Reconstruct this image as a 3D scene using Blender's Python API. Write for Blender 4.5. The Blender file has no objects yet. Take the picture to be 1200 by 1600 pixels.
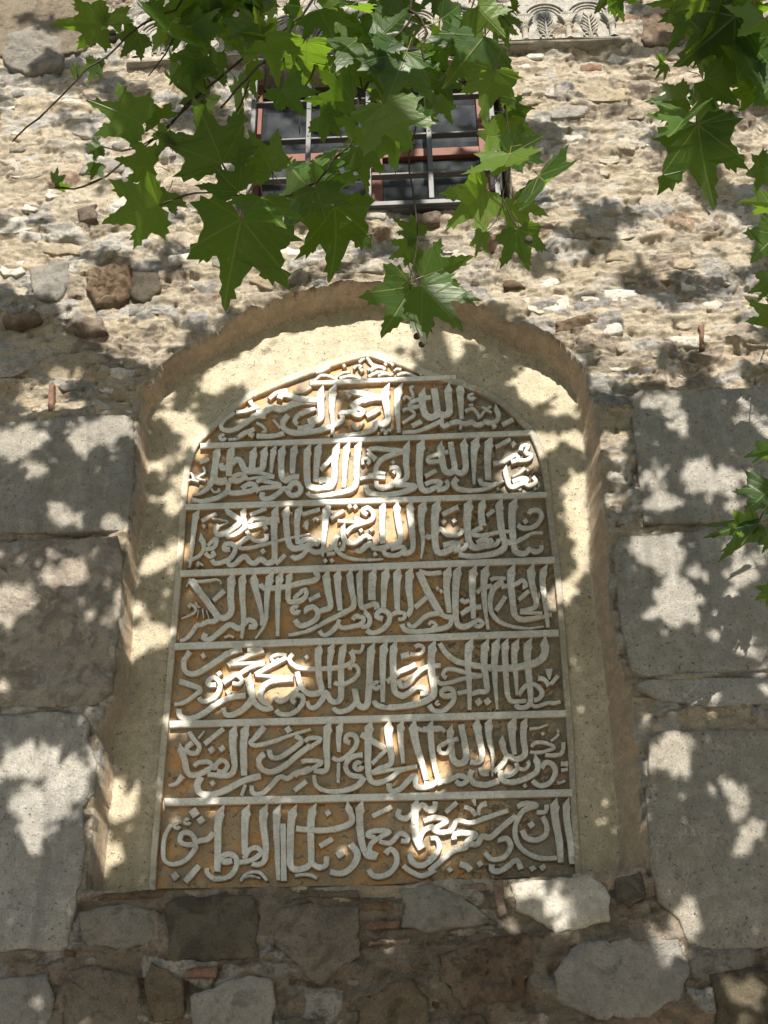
import bpy, math, random
import numpy as np
from mathutils import Vector, Matrix
random.seed(4); RNG = np.random.default_rng(4)
SC = bpy.context.scene; COL = SC.collection
R = math.radians

# ------------------------------------------------------------------ camera, sky, sun, exposure
TH, YAW, ROLL, FPX = R(31.0), R(-2.09), R(-0.837), 1975.0
CAM = np.array([0.0, -4.5, 1.6])
_f = np.array([math.sin(YAW)*math.cos(TH), math.cos(YAW)*math.cos(TH), math.sin(TH)])
_r = np.array([math.cos(YAW), -math.sin(YAW), 0.0]); _u = np.cross(_r, _f)
CR = _r*math.cos(ROLL)+_u*math.sin(ROLL); CU = -_r*math.sin(ROLL)+_u*math.cos(ROLL); CF = _f
cd = bpy.data.cameras.new('camera'); cam = bpy.data.objects.new('camera', cd); COL.objects.link(cam)
M = Matrix.Identity(4)
for i in range(3):
    M[i][0], M[i][1], M[i][2], M[i][3] = CR[i], CU[i], -CF[i], CAM[i]
cam.matrix_world = M
cd.sensor_fit = 'VERTICAL'; cd.sensor_height = 36; cd.sensor_width = 27; cd.lens = FPX/1600*36
cd.clip_start = 0.05; cd.clip_end = 500
SC.camera = cam
SUN_EL, SUN_AZ = R(32), R(6)      # the sun stands behind the camera, a little to its right
SUN = np.array([math.sin(SUN_AZ)*math.cos(SUN_EL), -math.cos(SUN_AZ)*math.cos(SUN_EL), math.sin(SUN_EL)])
w = bpy.data.worlds.new('World'); SC.world = w; w.use_nodes = True
nt = w.node_tree; nt.nodes.clear()
sky = nt.nodes.new('ShaderNodeTexSky'); sky.sky_type = 'NISHITA'; sky.sun_disc = False
sky.sun_elevation = SUN_EL; sky.sun_rotation = math.pi-SUN_AZ
bg = nt.nodes.new('ShaderNodeBackground'); bg.inputs[1].default_value = 0.085
wo = nt.nodes.new('ShaderNodeOutputWorld')
nt.links.new(sky.outputs[0], bg.inputs[0]); nt.links.new(bg.outputs[0], wo.inputs[0])
sl = bpy.data.lights.new('sun', 'SUN'); sl.energy = 5.0; sl.angle = R(0.45); sl.color = (1.0, 0.93, 0.82)
sun = bpy.data.objects.new('sun', sl); COL.objects.link(sun)
sun.rotation_euler = Vector(SUN).to_track_quat('Z', 'Y').to_euler(); sun.location = (3, -12, 12)
SC.view_settings.view_transform = 'Standard'; SC.view_settings.look = 'None'
SC.view_settings.gamma = 1.0; SC.view_settings.use_curve_mapping = False
SC.view_settings.exposure = 1.02
SC.render.engine = 'CYCLES'; SC.cycles.use_denoising = True
SC.cycles.max_bounces = 8; SC.cycles.diffuse_bounces = 5; SC.cycles.transmission_bounces = 4

# ------------------------------------------------------------------ geometry of the photograph
def unp(p, Y=0.0):
    """points of the 1200x1600 photograph -> points of the vertical plane y=Y (n,3)"""
    p = np.atleast_2d(np.asarray(p, float))
    d = CF+np.outer((p[:, 0]-600)/FPX, CR)+np.outer((800-p[:, 1])/FPX, CU)
    return CAM+d*((Y-CAM[1])/d[:, 1])[:, None]
def unpd(p, zc):
    p = np.atleast_2d(np.asarray(p, float))
    return CAM+(CF+np.outer((p[:, 0]-600)/FPX, CR)+np.outer((800-p[:, 1])/FPX, CU))*zc
def proj(P):
    q = np.atleast_2d(P)-CAM; z = q@CF
    return 600+FPX*(q@CR)/z, 800-FPX*(q@CU)/z, z
def pts(s):
    return np.array([[float(v) for v in q.split(',')] for q in s.split()])

# ------------------------------------------------------------------ noise
_tab = RNG.random((256, 256))
def vnoise(x, y):
    xi = np.floor(x).astype(int); yi = np.floor(y).astype(int); fx = x-xi; fy = y-yi
    fx = fx*fx*fx*(fx*(fx*6-15)+10); fy = fy*fy*fy*(fy*(fy*6-15)+10)
    g = lambda a, b: _tab[a & 255, b & 255]
    return (g(xi, yi)*(1-fx)+g(xi+1, yi)*fx)*(1-fy)+(g(xi, yi+1)*(1-fx)+g(xi+1, yi+1)*fx)*fy
def fbm(x, y, o=4, s=1.0):
    t = 0; a = 1; n = 0
    for k in range(o):
        t = t+a*vnoise(x*s+17.3*k, y*s+9.1*k); n += a; a *= .5; s *= 2.03
    return t/n*2-1
def in_poly(P, x, y):
    c = np.zeros(x.shape, bool); n = len(P)
    for i in range(n):
        x1, y1 = P[i]; x2, y2 = P[(i+1) % n]
        if y1 == y2: continue
        k = ((y1 > y) != (y2 > y)) & (x < (x2-x1)*(y-y1)/(y2-y1)+x1); c ^= k
    return c
def poly_dist(P, x, y):
    d = np.full(x.shape, 1e9); n = len(P)
    for i in range(n):
        a = P[i]; b = P[(i+1) % n]; e = b-a; L = max(e@e, 1e-12)
        t = np.clip(((x-a[0])*e[0]+(y-a[1])*e[1])/L, 0, 1)
        d = np.minimum(d, (x-a[0]-t*e[0])**2+(y-a[1]-t*e[1])**2)
    return np.sqrt(d)
def poly_near(P, x, y):
    d = np.full(x.shape, 1e9); bx = x.copy(); by = y.copy(); n = len(P)
    for i in range(n):
        a = P[i]; e = P[(i+1) % n]-a; L = max(e@e, 1e-12)
        t = np.clip(((x-a[0])*e[0]+(y-a[1])*e[1])/L, 0, 1); qx = a[0]+t*e[0]; qy = a[1]+t*e[1]
        k = (x-qx)**2+(y-qy)**2; m = k < d; d = np.where(m, k, d); bx = np.where(m, qx, bx); by = np.where(m, qy, by)
    return np.sqrt(d), bx, by
def densify(P, step, amp, sc):
    Q = []
    for i in range(len(P)):
        a = P[i]; b = P[(i+1) % len(P)]; n = max(1, int(np.linalg.norm(b-a)/step))
        Q += [a+(b-a)*k/n for k in range(n)]
    Q = np.array(Q); return Q+np.stack([fbm(Q[:, 0], Q[:, 1], 3, sc), fbm(Q[:, 0]+9, Q[:, 1]+4, 3, sc)], 1)*amp

# ------------------------------------------------------------------ objects
def mesh(name, V, F, mats=(), smooth=False, mi=None):
    m = bpy.data.meshes.new(name); m.from_pydata([tuple(v) for v in V], [], F) if not isinstance(F, np.ndarray) else None
    if isinstance(F, np.ndarray):
        V = np.asarray(V, np.float32); k = F.shape[1]
        m.vertices.add(len(V)); m.vertices.foreach_set('co', V.ravel())
        m.loops.add(F.size); m.loops.foreach_set('vertex_index', F.ravel().astype(np.int32))
        m.polygons.add(len(F)); m.polygons.foreach_set('loop_start', np.arange(0, F.size, k, dtype=np.int32))
        m.update(calc_edges=True)
    for t in mats: m.materials.append(t)
    if smooth: m.polygons.foreach_set('use_smooth', np.ones(len(m.polygons), bool))
    if mi is not None: m.polygons.foreach_set('material_index', np.asarray(mi, np.int32))
    m.update(); return m
def obj(name, m, parent=None, loc=None, kind=None):
    o = bpy.data.objects.new(name, m); COL.objects.link(o)
    if parent: o.parent = parent
    if loc is not None: o.location = loc
    if kind: o['kind'] = kind
    return o
def thing(name, label, cat, loc=(0, 0, 0), m=None):
    o = obj(name, m, None, loc); o['label'] = label; o['category'] = cat
    if m is None: o.empty_display_size = .2
    return o

# ------------------------------------------------------------------ materials
class NT:
    def __init__(s, name):
        s.m = bpy.data.materials.new(name); s.m.use_nodes = True; s.t = s.m.node_tree; s.t.nodes.clear()
        s.out = s.n('ShaderNodeOutputMaterial'); s.pos = s.n('ShaderNodeNewGeometry').outputs['Position']
    def n(s, k, **a):
        x = s.t.nodes.new(k)
        for q, v in a.items(): setattr(x, q, v)
        return x
    def l(s, a, b): s.t.links.new(a, b)
    def setv(s, sock, v):
        if isinstance(v, bpy.types.NodeSocket): s.l(v, sock)
        elif isinstance(v, (tuple, list)) and len(v) == 3 and sock.type == 'RGBA': sock.default_value = (*v, 1)
        else: sock.default_value = v
    def noise(s, sc, det=4, rough=.6, vec=None, dist=0):
        x = s.n('ShaderNodeTexNoise'); x.inputs['Scale'].default_value = sc; x.inputs['Detail'].default_value = det
        x.inputs['Roughness'].default_value = rough; x.inputs['Distortion'].default_value = dist
        s.l(vec or s.pos, x.inputs['Vector']); return x.outputs['Fac']
    def ramp(s, v, a, b, lo=0., hi=1.):
        x = s.n('ShaderNodeMapRange'); x.interpolation_type = 'SMOOTHSTEP'
        x.inputs[1].default_value = a; x.inputs[2].default_value = b; x.inputs[3].default_value = lo; x.inputs[4].default_value = hi
        s.l(v, x.inputs[0]); return x.outputs[0]
    def mix(s, f, a, b, mode='MIX'):
        x = s.n('ShaderNodeMix', data_type='RGBA', blend_type=mode)
        s.setv(x.inputs[0], f); s.setv(x.inputs[6], a); s.setv(x.inputs[7], b); return x.outputs[2]
    def math(s, op, a, b=0., c=0.):
        x = s.n('ShaderNodeMath', operation=op); s.setv(x.inputs[0], a); s.setv(x.inputs[1], b); s.setv(x.inputs[2], c); return x.outputs[0]
    def bump(s, h, dist, nrm=None, st=1.):
        x = s.n('ShaderNodeBump'); x.inputs['Strength'].default_value = st; x.inputs['Distance'].default_value = dist
        s.l(h, x.inputs['Height'])
        if nrm: s.l(nrm, x.inputs['Normal'])
        return x.outputs[0]
    def bsdf(s, col, rough=.9, nrm=None, spec=.25, **k):
        x = s.n('ShaderNodeBsdfPrincipled'); s.setv(x.inputs['Base Color'], col); s.setv(x.inputs['Roughness'], rough)
        x.inputs['Specular IOR Level'].default_value = spec
        if nrm: s.l(nrm, x.inputs['Normal'])
        for q, v in k.items(): s.setv(x.inputs[q], v)
        s.l(x.outputs[0], s.out.inputs[0]); return x
def stone_mat(name, A, B, dark=(.05, .045, .035), pit=.55, rust=None, rusta=.0, sc=1., bump=.004, fine=.0015, rnd=.12, spk=.5, cells=False, streak=0.):
    t = NT(name)
    n1 = t.noise(4*sc, 5, .6); n2 = t.noise(22*sc, 5, .7); n3 = t.noise(75*sc, 5, .8); n4 = t.noise(9*sc, 6, .7, dist=.4)
    n5 = t.noise(170*sc, 3, .8)
    c = t.mix(t.ramp(n1, .35, .65), A, B)
    c = t.mix(t.ramp(n2, .38, .7, 0, .5), c, tuple(v*.62 for v in B))
    if cells:       # stones of the rough masonry, each cell its own tone, showing through the mortar
        at = t.n('ShaderNodeAttribute', attribute_name='cell'); sp = t.n('ShaderNodeSeparateXYZ'); t.l(at.outputs['Vector'], sp.inputs[0])
        cr = t.n('ShaderNodeValToRGB'); t.l(sp.outputs[1], cr.inputs[0]); el = cr.color_ramp; el.interpolation = 'CONSTANT'
        cols = [(0, (.50, .49, .47)), (.22, (.36, .35, .34)), (.36, (.58, .53, .45)), (.52, (.44, .37, .29)), (.68, (.62, .60, .56)), (.82, (.36, .29, .23)), (.95, (.42, .27, .18))]
        while len(el.elements) < len(cols): el.elements.new(.5)
        for e_, (p_, c_) in zip(el.elements, cols): e_.position = p_; e_.color = (*c_, 1)
        cc = t.mix(t.ramp(n2, .42, .62, 0, .6), cr.outputs[0], t.mix(.5, cr.outputs[0], (.16, .14, .12)))
        mk = t.ramp(t.math('ADD', sp.outputs[0], t.math('MULTIPLY', t.math('SUBTRACT', n4, .5), 1.6)), .50, .72)
        c = t.mix(mk, c, cc)
    if rust: c = t.mix(t.ramp(n4, .62-rusta, .74-rusta, 0, .8), c, rust)
    c = t.mix(t.ramp(n2, .50, .40, 0, .35), c, tuple(min(.8, v*1.35) for v in A))
    c = t.mix(t.ramp(n5, .42, .62, 0, .35), c, tuple(v*.5 for v in B))
    c = t.mix(t.ramp(n3, .56, .68, 0, spk), c, dark)
    c = t.mix(t.ramp(n4, pit-.03, pit+.09, 0, .6), c, tuple(v*.5 for v in A))
    if streak:      # run-off stains and lichen blotches
        mp = t.n('ShaderNodeMapping'); mp.inputs['Scale'].default_value = (9, 1, 1.3); t.l(t.pos, mp.inputs['Vector'])
        st = t.noise(1., 5, .65, vec=mp.outputs[0], dist=.5); c = t.mix(t.ramp(st, .50, .68, 0, streak), c, tuple(v*.52 for v in A))
        lb = t.noise(13, 6, .75, dist=.9); c = t.mix(t.ramp(lb, .60, .66, 0, streak), c, (.20, .20, .17)); c = t.mix(t.ramp(lb, .40, .33, 0, streak), c, tuple(min(.8, v*1.3) for v in B))
    oi = t.n('ShaderNodeObjectInfo').outputs['Random']
    hsv = t.n('ShaderNodeHueSaturation'); t.l(c, hsv.inputs['Color']); t.l(t.ramp(oi, 0, 1, 1-rnd, 1+rnd), hsv.inputs['Value'])
    t.l(t.ramp(oi, 0, 1, 1.15, .75), hsv.inputs['Saturation'])
    h1 = t.bump(n4, bump*4); h2 = t.bump(n2, bump*2.2, h1); h3 = t.bump(n5, fine*1.6, t.bump(n3, fine*4, h2))
    t.bsdf(hsv.outputs[0], .93, h3, .15); return t.m
M_ASH = stone_mat('grey_ashlar', (.47, .45, .41), (.54, .50, .43), pit=.66, bump=.006, fine=.006, sc=.8, rnd=.08, spk=.9, streak=.5)
M_ASHR = stone_mat('rough_ashlar', (.37, .33, .28), (.50, .43, .34), pit=.50, rust=(.44, .25, .13), rusta=.05, bump=.009, fine=.003, spk=.6)
M_RUB = stone_mat('pale_rubble', (.60, .575, .53), (.64, .58, .48), pit=.6, rust=(.42, .25, .14), rusta=-.02, bump=.005, fine=.003, rnd=.18)
M_RUBG = stone_mat('grey_rubble', (.26, .25, .23), (.35, .32, .27), pit=.55, bump=.005, fine=.003, rnd=.15)
M_DARK = stone_mat('dark_porous_stone', (.13, .115, .09), (.22, .19, .14), pit=.5, bump=.009, fine=.004)
M_BROWN = stone_mat('brown_porous_stone', (.19, .13, .09), (.33, .26, .19), dark=(.03, .02, .015), rust=(.34, .15, .07), rusta=.03, pit=.5, bump=.010, fine=.004)
M_BRICK = stone_mat('red_brick', (.30, .17, .12), (.31, .23, .17), pit=.52, bump=.006, fine=.003, spk=.6)
M_MORT = stone_mat('wall_mortar', (.60, .49, .34), (.64, .56, .43), pit=.57, rust=(.44, .27, .14), rusta=.01, bump=.010, fine=.005, sc=1.1, spk=.75, cells=True)
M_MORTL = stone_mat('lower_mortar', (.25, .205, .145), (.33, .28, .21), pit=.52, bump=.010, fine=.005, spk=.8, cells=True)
M_PLAS = stone_mat('niche_plaster', (.56, .48, .33), (.62, .54, .39), pit=.72, rust=(.55, .38, .2), rusta=-.05, bump=.002, fine=.0032, sc=.8, spk=1.0, streak=.3)
M_REV = stone_mat('reveal_plaster_bounce_tint', (.52, .38, .25), (.55, .42, .28), pit=.62, rust=(.50, .30, .17), rusta=.03, bump=.005, fine=.003, spk=.4)  # plaster colour shifted to orange, holding the light bounced onto the soffit
# ------------------------------------------------------------------ outlines traced on the wall
NICHE_F = pts('133,1392 140,1330 148,1250 152,1190 150,1140 165,1105 178,1080 184,1000 188,900 196,840 207,780 212,700 213,650 217,610 236,590 247,570 272,548 300,533 340,512 370,493 410,476 450,460 500,450 550,441 590,439 640,448 690,455 725,465 765,483 805,500 842,515 872,532 893,548 910,572 925,615 933,650 940,700 946,775 950,830 953,880 957,930 965,985 974,1030 985,1062 995,1110 1001,1150 1007,1220 1010,1280 1013,1355 900,1366 700,1376 500,1384 300,1390')
NICHE_B = pts('125,1440 137,1330 141,1275 156,1165 176,1085 190,1000 196,900 206,800 213,690 232,640 250,615 275,596 300,577 340,552 375,532 410,517 450,503 500,489 550,479 600,476 660,482 700,492 745,508 800,537 845,562 885,592 900,620 907,650 912,700 917,780 921,880 926,950 937,1020 946,1100 955,1200 963,1300 967,1440')
YN, YT, YB = 0.160, 0.150, 0.177      # niche back, face of the letters, sunk ground of the panel
YSLAB = 0.200
NF = unp(NICHE_F, 0)[:, [0, 2]]; NB = unp(NICHE_B, YN)[:, [0, 2]]
FRAME_OUT = pts('231,1395 237,1300 272,900 279,800 283,750 290,714 301,688 320,668 338,651 360,632 386,613 412,601 440,589 472,577 506,565 536,555 562,548 578,546 596,549 627,560 677,579 712,589 740,598 770,612 794,628 818,651 838,675 851,705 860,744 866,800 878,900 892,1080 899,1180 905,1300 912,1380')
PO = unp(FRAME_OUT, YT)[:, [0, 2]]
WIN = unp([(383, 325), (788, 318), (786, 93), (400, 108)], 0)[:, [0, 2]]
WX0, WX1 = WIN[:, 0].min()+.01, WIN[:, 0].max()-.01; WZ0, WZ1 = (WIN[0, 1]+WIN[1, 1])/2, (WIN[2, 1]+WIN[3, 1])/2
WPOLY = np.array([[WX0, WZ0], [WX1, WZ0], [WX1, WZ1], [WX0, WZ1]])
ZSPLIT = unp((600, 1392), 0)[0, 2]

def axis(lo, hi, st, LO, HI):
    a = list(np.arange(lo, hi, st)); s = st; x = a[0]; left = []
    while x > LO: s *= 1.25; x -= s; left.append(max(x, LO))
    s = st; x = a[-1]; right = []
    while x < HI: s *= 1.25; x += s; right.append(min(x, HI))
    return np.array(left[::-1]+a+right)
def rough(x, z):
    """relief of the rough wall face, metres towards the viewer"""
    big = fbm(x*.8, z*1.6, 3, 2.0)*.018
    med = fbm(x*.7, z*1.7, 4, 7.0)*.034
    sm = fbm(x, z, 3, 36.0)*.008
    rid = -np.abs(fbm(x*.5+5, z*1.9+3, 4, 6.0))*.05+.012
    pit = -np.clip(fbm(x+3, z+8, 3, 24.0)-.25, 0, 1)*.05
    return big+med+sm+rid+pit
_cj = RNG.random((3, 200, 300))
def worley(x, z):
    """irregular courses of rubble: gap to the joint, three numbers per stone"""
    u = (x+4)/.20+fbm(x, z, 3, 6)*.55; v = (z+1)/.115+fbm(x+5, z+2, 3, 5)*.7; u = u+.5*(np.floor(v) % 2)
    ui = np.floor(u).astype(int); vi = np.floor(v).astype(int); f1 = np.full(x.shape, 9.); f2 = f1.copy(); a = np.zeros(x.shape); b = a.copy(); c = a.copy()
    for du in (-1, 0, 1):
        for dv in (-1, 0, 1):
            iu = np.clip(ui+du, 0, 299); iv = np.clip(vi+dv, 0, 199)
            d = (ui+du+.15+.7*_cj[0, iv, iu]-u)**2+(vi+dv+.2+.6*_cj[1, iv, iu]-v)**2; h = _cj[2, iv, iu]
            m = d < f1; f2 = np.where(m, f1, np.minimum(f2, d)); a = np.where(m, h, a); b = np.where(m, _cj[0, iv, iu], b); c = np.where(m, _cj[1, iv, iu], c); f1 = np.where(m, d, f1)
    return np.sqrt(f2)-np.sqrt(f1), a, b, c
def wall_y(x, z):
    g, a, b, c = worley(x, z); k = np.clip(g/.28, 0, 1); k = k*k*(3-2*k); ex = np.clip((a-.30)/.3, 0, 1)
    return wall_y0(x, z)-k*ex*(.002+.016*b)*(1+.5*fbm(x, z, 3, 22))
def wall_y0(x, z):
    up = np.clip((z-ZSPLIT)/.3, 0, 1)
    return .012-rough(x, z)*(.72+.20*up)

wall = thing('stone_wall', 'old rubble and ashlar stone wall patched with sandy mortar around a pointed niche', 'wall')
# ------------------------------------------------------------------ stones
def stone_mesh(P, depth=.02, yb=.05, rings=7, amp=.004, nscale=10, edge=.010, closed=True, smooth=True, seg=.02, bulge=.4):
    """P (n,2) outline in x,z around any centre; face at y=-depth, sides down to y=+yb; local to centroid"""
    c = P.mean(0); Q = []
    for i in range(len(P)):
        a = P[i]; b = P[(i+1) % len(P)]; n = max(1, int(np.linalg.norm(b-a)/seg))
        for k in range(n): Q.append(a+(b-a)*k/n)
    Q = np.array(Q); n = len(Q)
    j = np.stack([fbm(Q[:, 0]+1, Q[:, 1]+5, 3, nscale*1.5), fbm(Q[:, 0]+31, Q[:, 1]+2, 3, nscale*1.5)], 1)*edge*.9
    Q = Q+j; L = np.linalg.norm(Q-c, axis=1); mean = L.mean()
    out = []; 
    fr = [1.0, 1.0, 1-edge*.5/mean, 1-edge*1.3/mean]+[ (1-edge*1.3/mean)*(1-(k+1)/(rings+1)) for k in range(rings)]
    yy = [yb, -depth*.2, -depth*.75, -depth]+[-depth-depth*bulge*(1-(1-(k+1)/(rings+1))**2) for k in range(rings)]
    for k, (f, yv) in enumerate(zip(fr, yy)):
        q = c+(Q-c)*f; yv = np.full(n, yv)
        if k: yv = yv-fbm(q[:, 0], q[:, 1], 4, nscale)*amp-np.minimum(0, .25-fbm(q[:, 0]+7, q[:, 1], 3, nscale*3))*amp*1.2
        out.append(np.stack([q[:, 0]-c[0], yv, q[:, 1]-c[1]], 1))
    V = np.concatenate(out+[np.array([[0, out[-1][:, 1].mean(), 0]])]); F = []
    K = len(fr)
    for k in range(K-1):
        for i in range(n):
            i2 = (i+1) % n; F.append((k*n+i, (k+1)*n+i, (k+1)*n+i2, k*n+i2))
    for i in range(n): F.append(((K-1)*n+i, K*n, (K-1)*n+(i+1) % n))
    # outline orientation
    ar = np.sum(P[:, 0]*np.roll(P[:, 1], -1)-np.roll(P[:, 0], -1)*P[:, 1])
    if ar > 0: F = [tuple(reversed(f)) for f in F]
    return V, [tuple(reversed(f)) for f in F], c
def add_stone(P, mat, name='stone', y0=0., label=None, **k):
    V, F, c = stone_mesh(P, **k)
    o = obj(name, mesh(name, V, F, [mat], True), wall, (c[0], y0, c[1]))
    if label: o['label'] = label
    return o
TR = []
def px_stone(s, mat, name='stone', label=None, **k):
    P = unp(pts(s), 0)[:, [0, 2]]; TR.append(P); return add_stone(P, mat, name, label=label, **k)
A = dict(depth=.012, rings=22, amp=.012, nscale=9, edge=.006, bulge=.2)
AR = dict(depth=.010, rings=18, amp=.020, nscale=11, edge=.010, bulge=.4)
px_stone('-60,668 60,658 120,652 195,648 208,655 210,700 205,780 200,830 150,832 60,835 -60,840', M_ASH, label='smooth grey ashlar block', **A)
px_stone('-60,850 100,843 185,838 190,870 190,930 182,1000 175,1078 150,1103 -60,1108', M_ASHR, label='pitted brownish ashlar block', **AR)
px_stone('-60,1122 60,1114 128,1112 140,1127 137,1150 150,1200 148,1240 130,1262 133,1330 125,1390 105,1478 90,1487 20,1485 -60,1492', M_ASH, **dict(A, amp=.006, edge=.012))
px_stone('985,620 1000,612 1120,608 1270,606 1275,808 1130,818 1005,820 992,700', M_ASH, **A)
px_stone('957,862 965,840 1060,834 1270,824 1275,1040 1130,1052 1010,1058 987,1050 970,980', M_ASH, **dict(A, amp=.005))
px_stone('992,1072 1010,1064 1100,1060 1270,1060 1275,1095 1110,1107 1040,1097', M_ASH, **dict(A, amp=.005, rings=6))
px_stone('1012,1152 1050,1140 1120,1142 1270,1137 1275,1482 1110,1485 1075,1475 1060,1440 1030,1410 1015,1350 1010,1250', M_ASH, **dict(A, amp=.006, edge=.009))
B_ = dict(depth=.010, rings=10, amp=.014, nscale=13, edge=.018, seg=.015)
px_stone('125,1425 170,1412 235,1420 243,1445 238,1472 200,1482 140,1480 122,1460', M_RUBG, **B_)
px_stone('262,1408 300,1400 395,1400 403,1440 400,1495 330,1503 262,1498', M_DARK, label='almost black porous block', **B_)
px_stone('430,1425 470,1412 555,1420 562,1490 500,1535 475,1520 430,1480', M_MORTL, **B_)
px_stone('628,1387 690,1382 740,1410 775,1445 690,1455 628,1450', M_RUBG, **B_)
px_stone('800,1380 930,1367 955,1400 950,1440 870,1460 850,1440 810,1420', M_RUB, **dict(B_, amp=.004))
px_stone('685,1490 760,1465 830,1460 835,1510 815,1560 720,1570 690,1530', M_BROWN, label='rusty brown porous stone', **dict(B_, amp=.022, nscale=20))
px_stone('865,1520 890,1480 960,1465 1060,1465 1080,1520 1060,1560 1010,1590 930,1590 870,1560', M_RUBG, **B_)
px_stone('958,1372 1005,1362 1010,1400 985,1420 960,1402', M_DARK, **dict(B_, amp=.009))
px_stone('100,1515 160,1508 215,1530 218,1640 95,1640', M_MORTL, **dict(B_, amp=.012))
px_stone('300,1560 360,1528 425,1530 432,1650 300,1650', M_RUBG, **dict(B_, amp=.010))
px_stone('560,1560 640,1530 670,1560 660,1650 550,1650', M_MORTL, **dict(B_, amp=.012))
px_stone('0,1530 70,1520 85,1560 70,1640 -20,1640', M_RUBG, **dict(B_, amp=.010))
px_stone('1110,1520 1180,1510 1240,1540 1230,1640 1120,1640', M_DARK, **dict(B_, amp=.012))
px_stone('438,1592 508,1590 510,1640 438,1640', M_DARK, **dict(B_, rings=3))
px_stone('235,1500 285,1530 290,1590 240,1600 222,1540', M_MORTL, **dict(B_, amp=.010))
S_ = dict(depth=.008, rings=2, amp=.007, nscale=24, edge=.008, seg=.010)
for s in ('770,1378 785,1376 792,1428 778,1435', '718,1381 758,1380 758,1391 718,1392', '568,1410 615,1408 617,1422 568,1424',
          '570,1440 625,1438 620,1452 572,1452', '292,1514 338,1512 338,1526 292,1526', '76,602 86,601 84,646 75,647',
          '1093,508 1101,507 1101,545 1093,546', '906,102 940,102 941,112 908,113', '330,470 352,452 358,457 338,474',
          '575,1470 640,1467 640,1474 575,1477'):
    px_stone(s, M_BRICK, 'brick', **S_)
for s in ('455,1395 560,1392 562,1402 455,1404', '140,1398 215,1392 260,1392 255,1403 140,1408'):
    px_stone(s, M_BROWN, 'brick', **S_)
U_ = dict(depth=.022, rings=6, amp=.013, nscale=22, edge=.012)
px_stone('135,425 170,411 205,420 208,460 190,480 150,482 135,455', M_BROWN, label='dark brown honeycombed stone', **dict(U_, depth=.026, amp=.03, nscale=30, rings=9, seg=.01))
px_stone('205,425 250,428 254,455 225,476 205,468', M_DARK, **U_)
px_stone('45,425 75,412 112,410 108,445 92,472 55,468', M_RUBG, **U_)
px_stone('5,495 55,486 68,500 30,510 5,506', M_BROWN, **U_)
px_stone('200,485 215,481 226,486 224,494 203,498', M_RUBG, **dict(U_, rings=3, amp=.003))
px_stone('262,402 300,398 298,412 265,415', M_RUB, **dict(U_, rings=3, amp=.003))
px_stone('8,60 60,42 98,62 100,108 40,120 5,100', M_RUBG, **dict(U_, amp=.018))
px_stone('750,372 778,366 774,396 748,395', M_BRICK, **dict(U_, rings=3, amp=.004))
px_stone('120,330 150,322 152,345 125,350', M_BROWN, **dict(U_, rings=3))
px_stone('105,500 160,498 168,520 130,526 100,516', M_BROWN, **U_)
px_stone('400,335 470,322 560,326 610,332 600,345 500,352 420,350', M_RUB, **U_)
px_stone('650,336 690,332 685,350 655,352', M_BROWN, **dict(U_, rings=3))
px_stone('-60,-60 165,-60 165,60 120,85 0,90 -60,90', M_MORTL, 'render_patch', **dict(U_, depth=.012, amp=.004, rings=8))
px_stone('1000,25 1060,20 1080,60 1060,75 1005,70', M_BROWN, **dict(U_, depth=.01))
_c = [unp(q, 0)[0] for q in ((0, 0), (1200, 0), (0, 1600))]; print('corners', _c)
X = axis(_c[0][0]-.1, _c[1][0]+.1, .0066, -9, 9); Z = axis(2.25, _c[0][2]+.15, .0068, 0.0, 11)
gx, gz = np.meshgrid(X, Z); x = gx.ravel(); z = gz.ravel()
NFj = densify(NF, .018, .015, 10); NBj = densify(NB, .03, .004, 8)
near = (np.abs(x) < 1.4) & (z > 2.4) & (z < 6.2); ni = np.where(near)[0]
def snap(P, tol):
    d_, qx_, qz_ = poly_near(P, x[ni], z[ni]); m = d_ < tol; k = ni[m]; x[k] = qx_[m]; z[k] = qz_[m]; return k
# let the sheet's own vertices lie on the arris and on the inner corner, so both run clean
kB = snap(NBj, .0036); kF = snap(NFj, .0040)
y = wall_y(x, z)
inF = np.zeros(x.shape, bool); dF = np.zeros(x.shape); inB = inF.copy(); dB = np.zeros(x.shape)
inF[near] = in_poly(NFj, x[near], z[near]); inF[kF] = False; ii = np.where(inF)[0]
dF[ii] = poly_dist(NFj, x[ii], z[ii]); inB[ii] = in_poly(NBj, x[ii], z[ii]); dB[ii] = np.where(inB[ii], 0, poly_dist(NBj, x[ii], z[ii]))
t = np.zeros(x.shape); t[ii] = np.clip(dF[ii]/np.maximum(dF[ii]+dB[ii], .020), 0, 1)
t2 = np.clip(dF/.018, 0, 1)
t = np.where(inB & (t2 >= 1), 1, np.minimum(t, 1)); t = np.where(inF, t, 0)
back = YN-fbm(x, z, 4, 6)*.004-fbm(x, z, 2, 40)*.0012
rev = fbm(x, z, 3, 18)*.006*np.sin(np.pi*t)
yn = y*(1-t)+back*t+rev
inP = np.zeros(x.shape, bool); inP[ii] = in_poly(PO, x[ii], z[ii]); kk = np.where(inP)[0]
dp = poly_dist(PO, x[kk], z[kk]); yn[kk] = np.where(dp > .009, YSLAB+.03, yn[kk])
y = np.where(inF, yn, y)
for P in TR:      # the bedded stones sit in hollows of the mortar
    b0, b1 = P.min(0)-.01, P.max(0)+.01; q = np.where((x > b0[0]) & (x < b1[0]) & (z > b0[1]) & (z < b1[1]) & ~inF)[0]
    q = q[in_poly(P, x[q], z[q])]; dd = poly_dist(P, x[q], z[q]); y[q] = np.maximum(y[q], y[q]+np.clip((dd-.004)/.02, 0, 1)*(.045-y[q]))
inW = (x > WX0) & (x < WX1) & (z > WZ0) & (z < WZ1)
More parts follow.
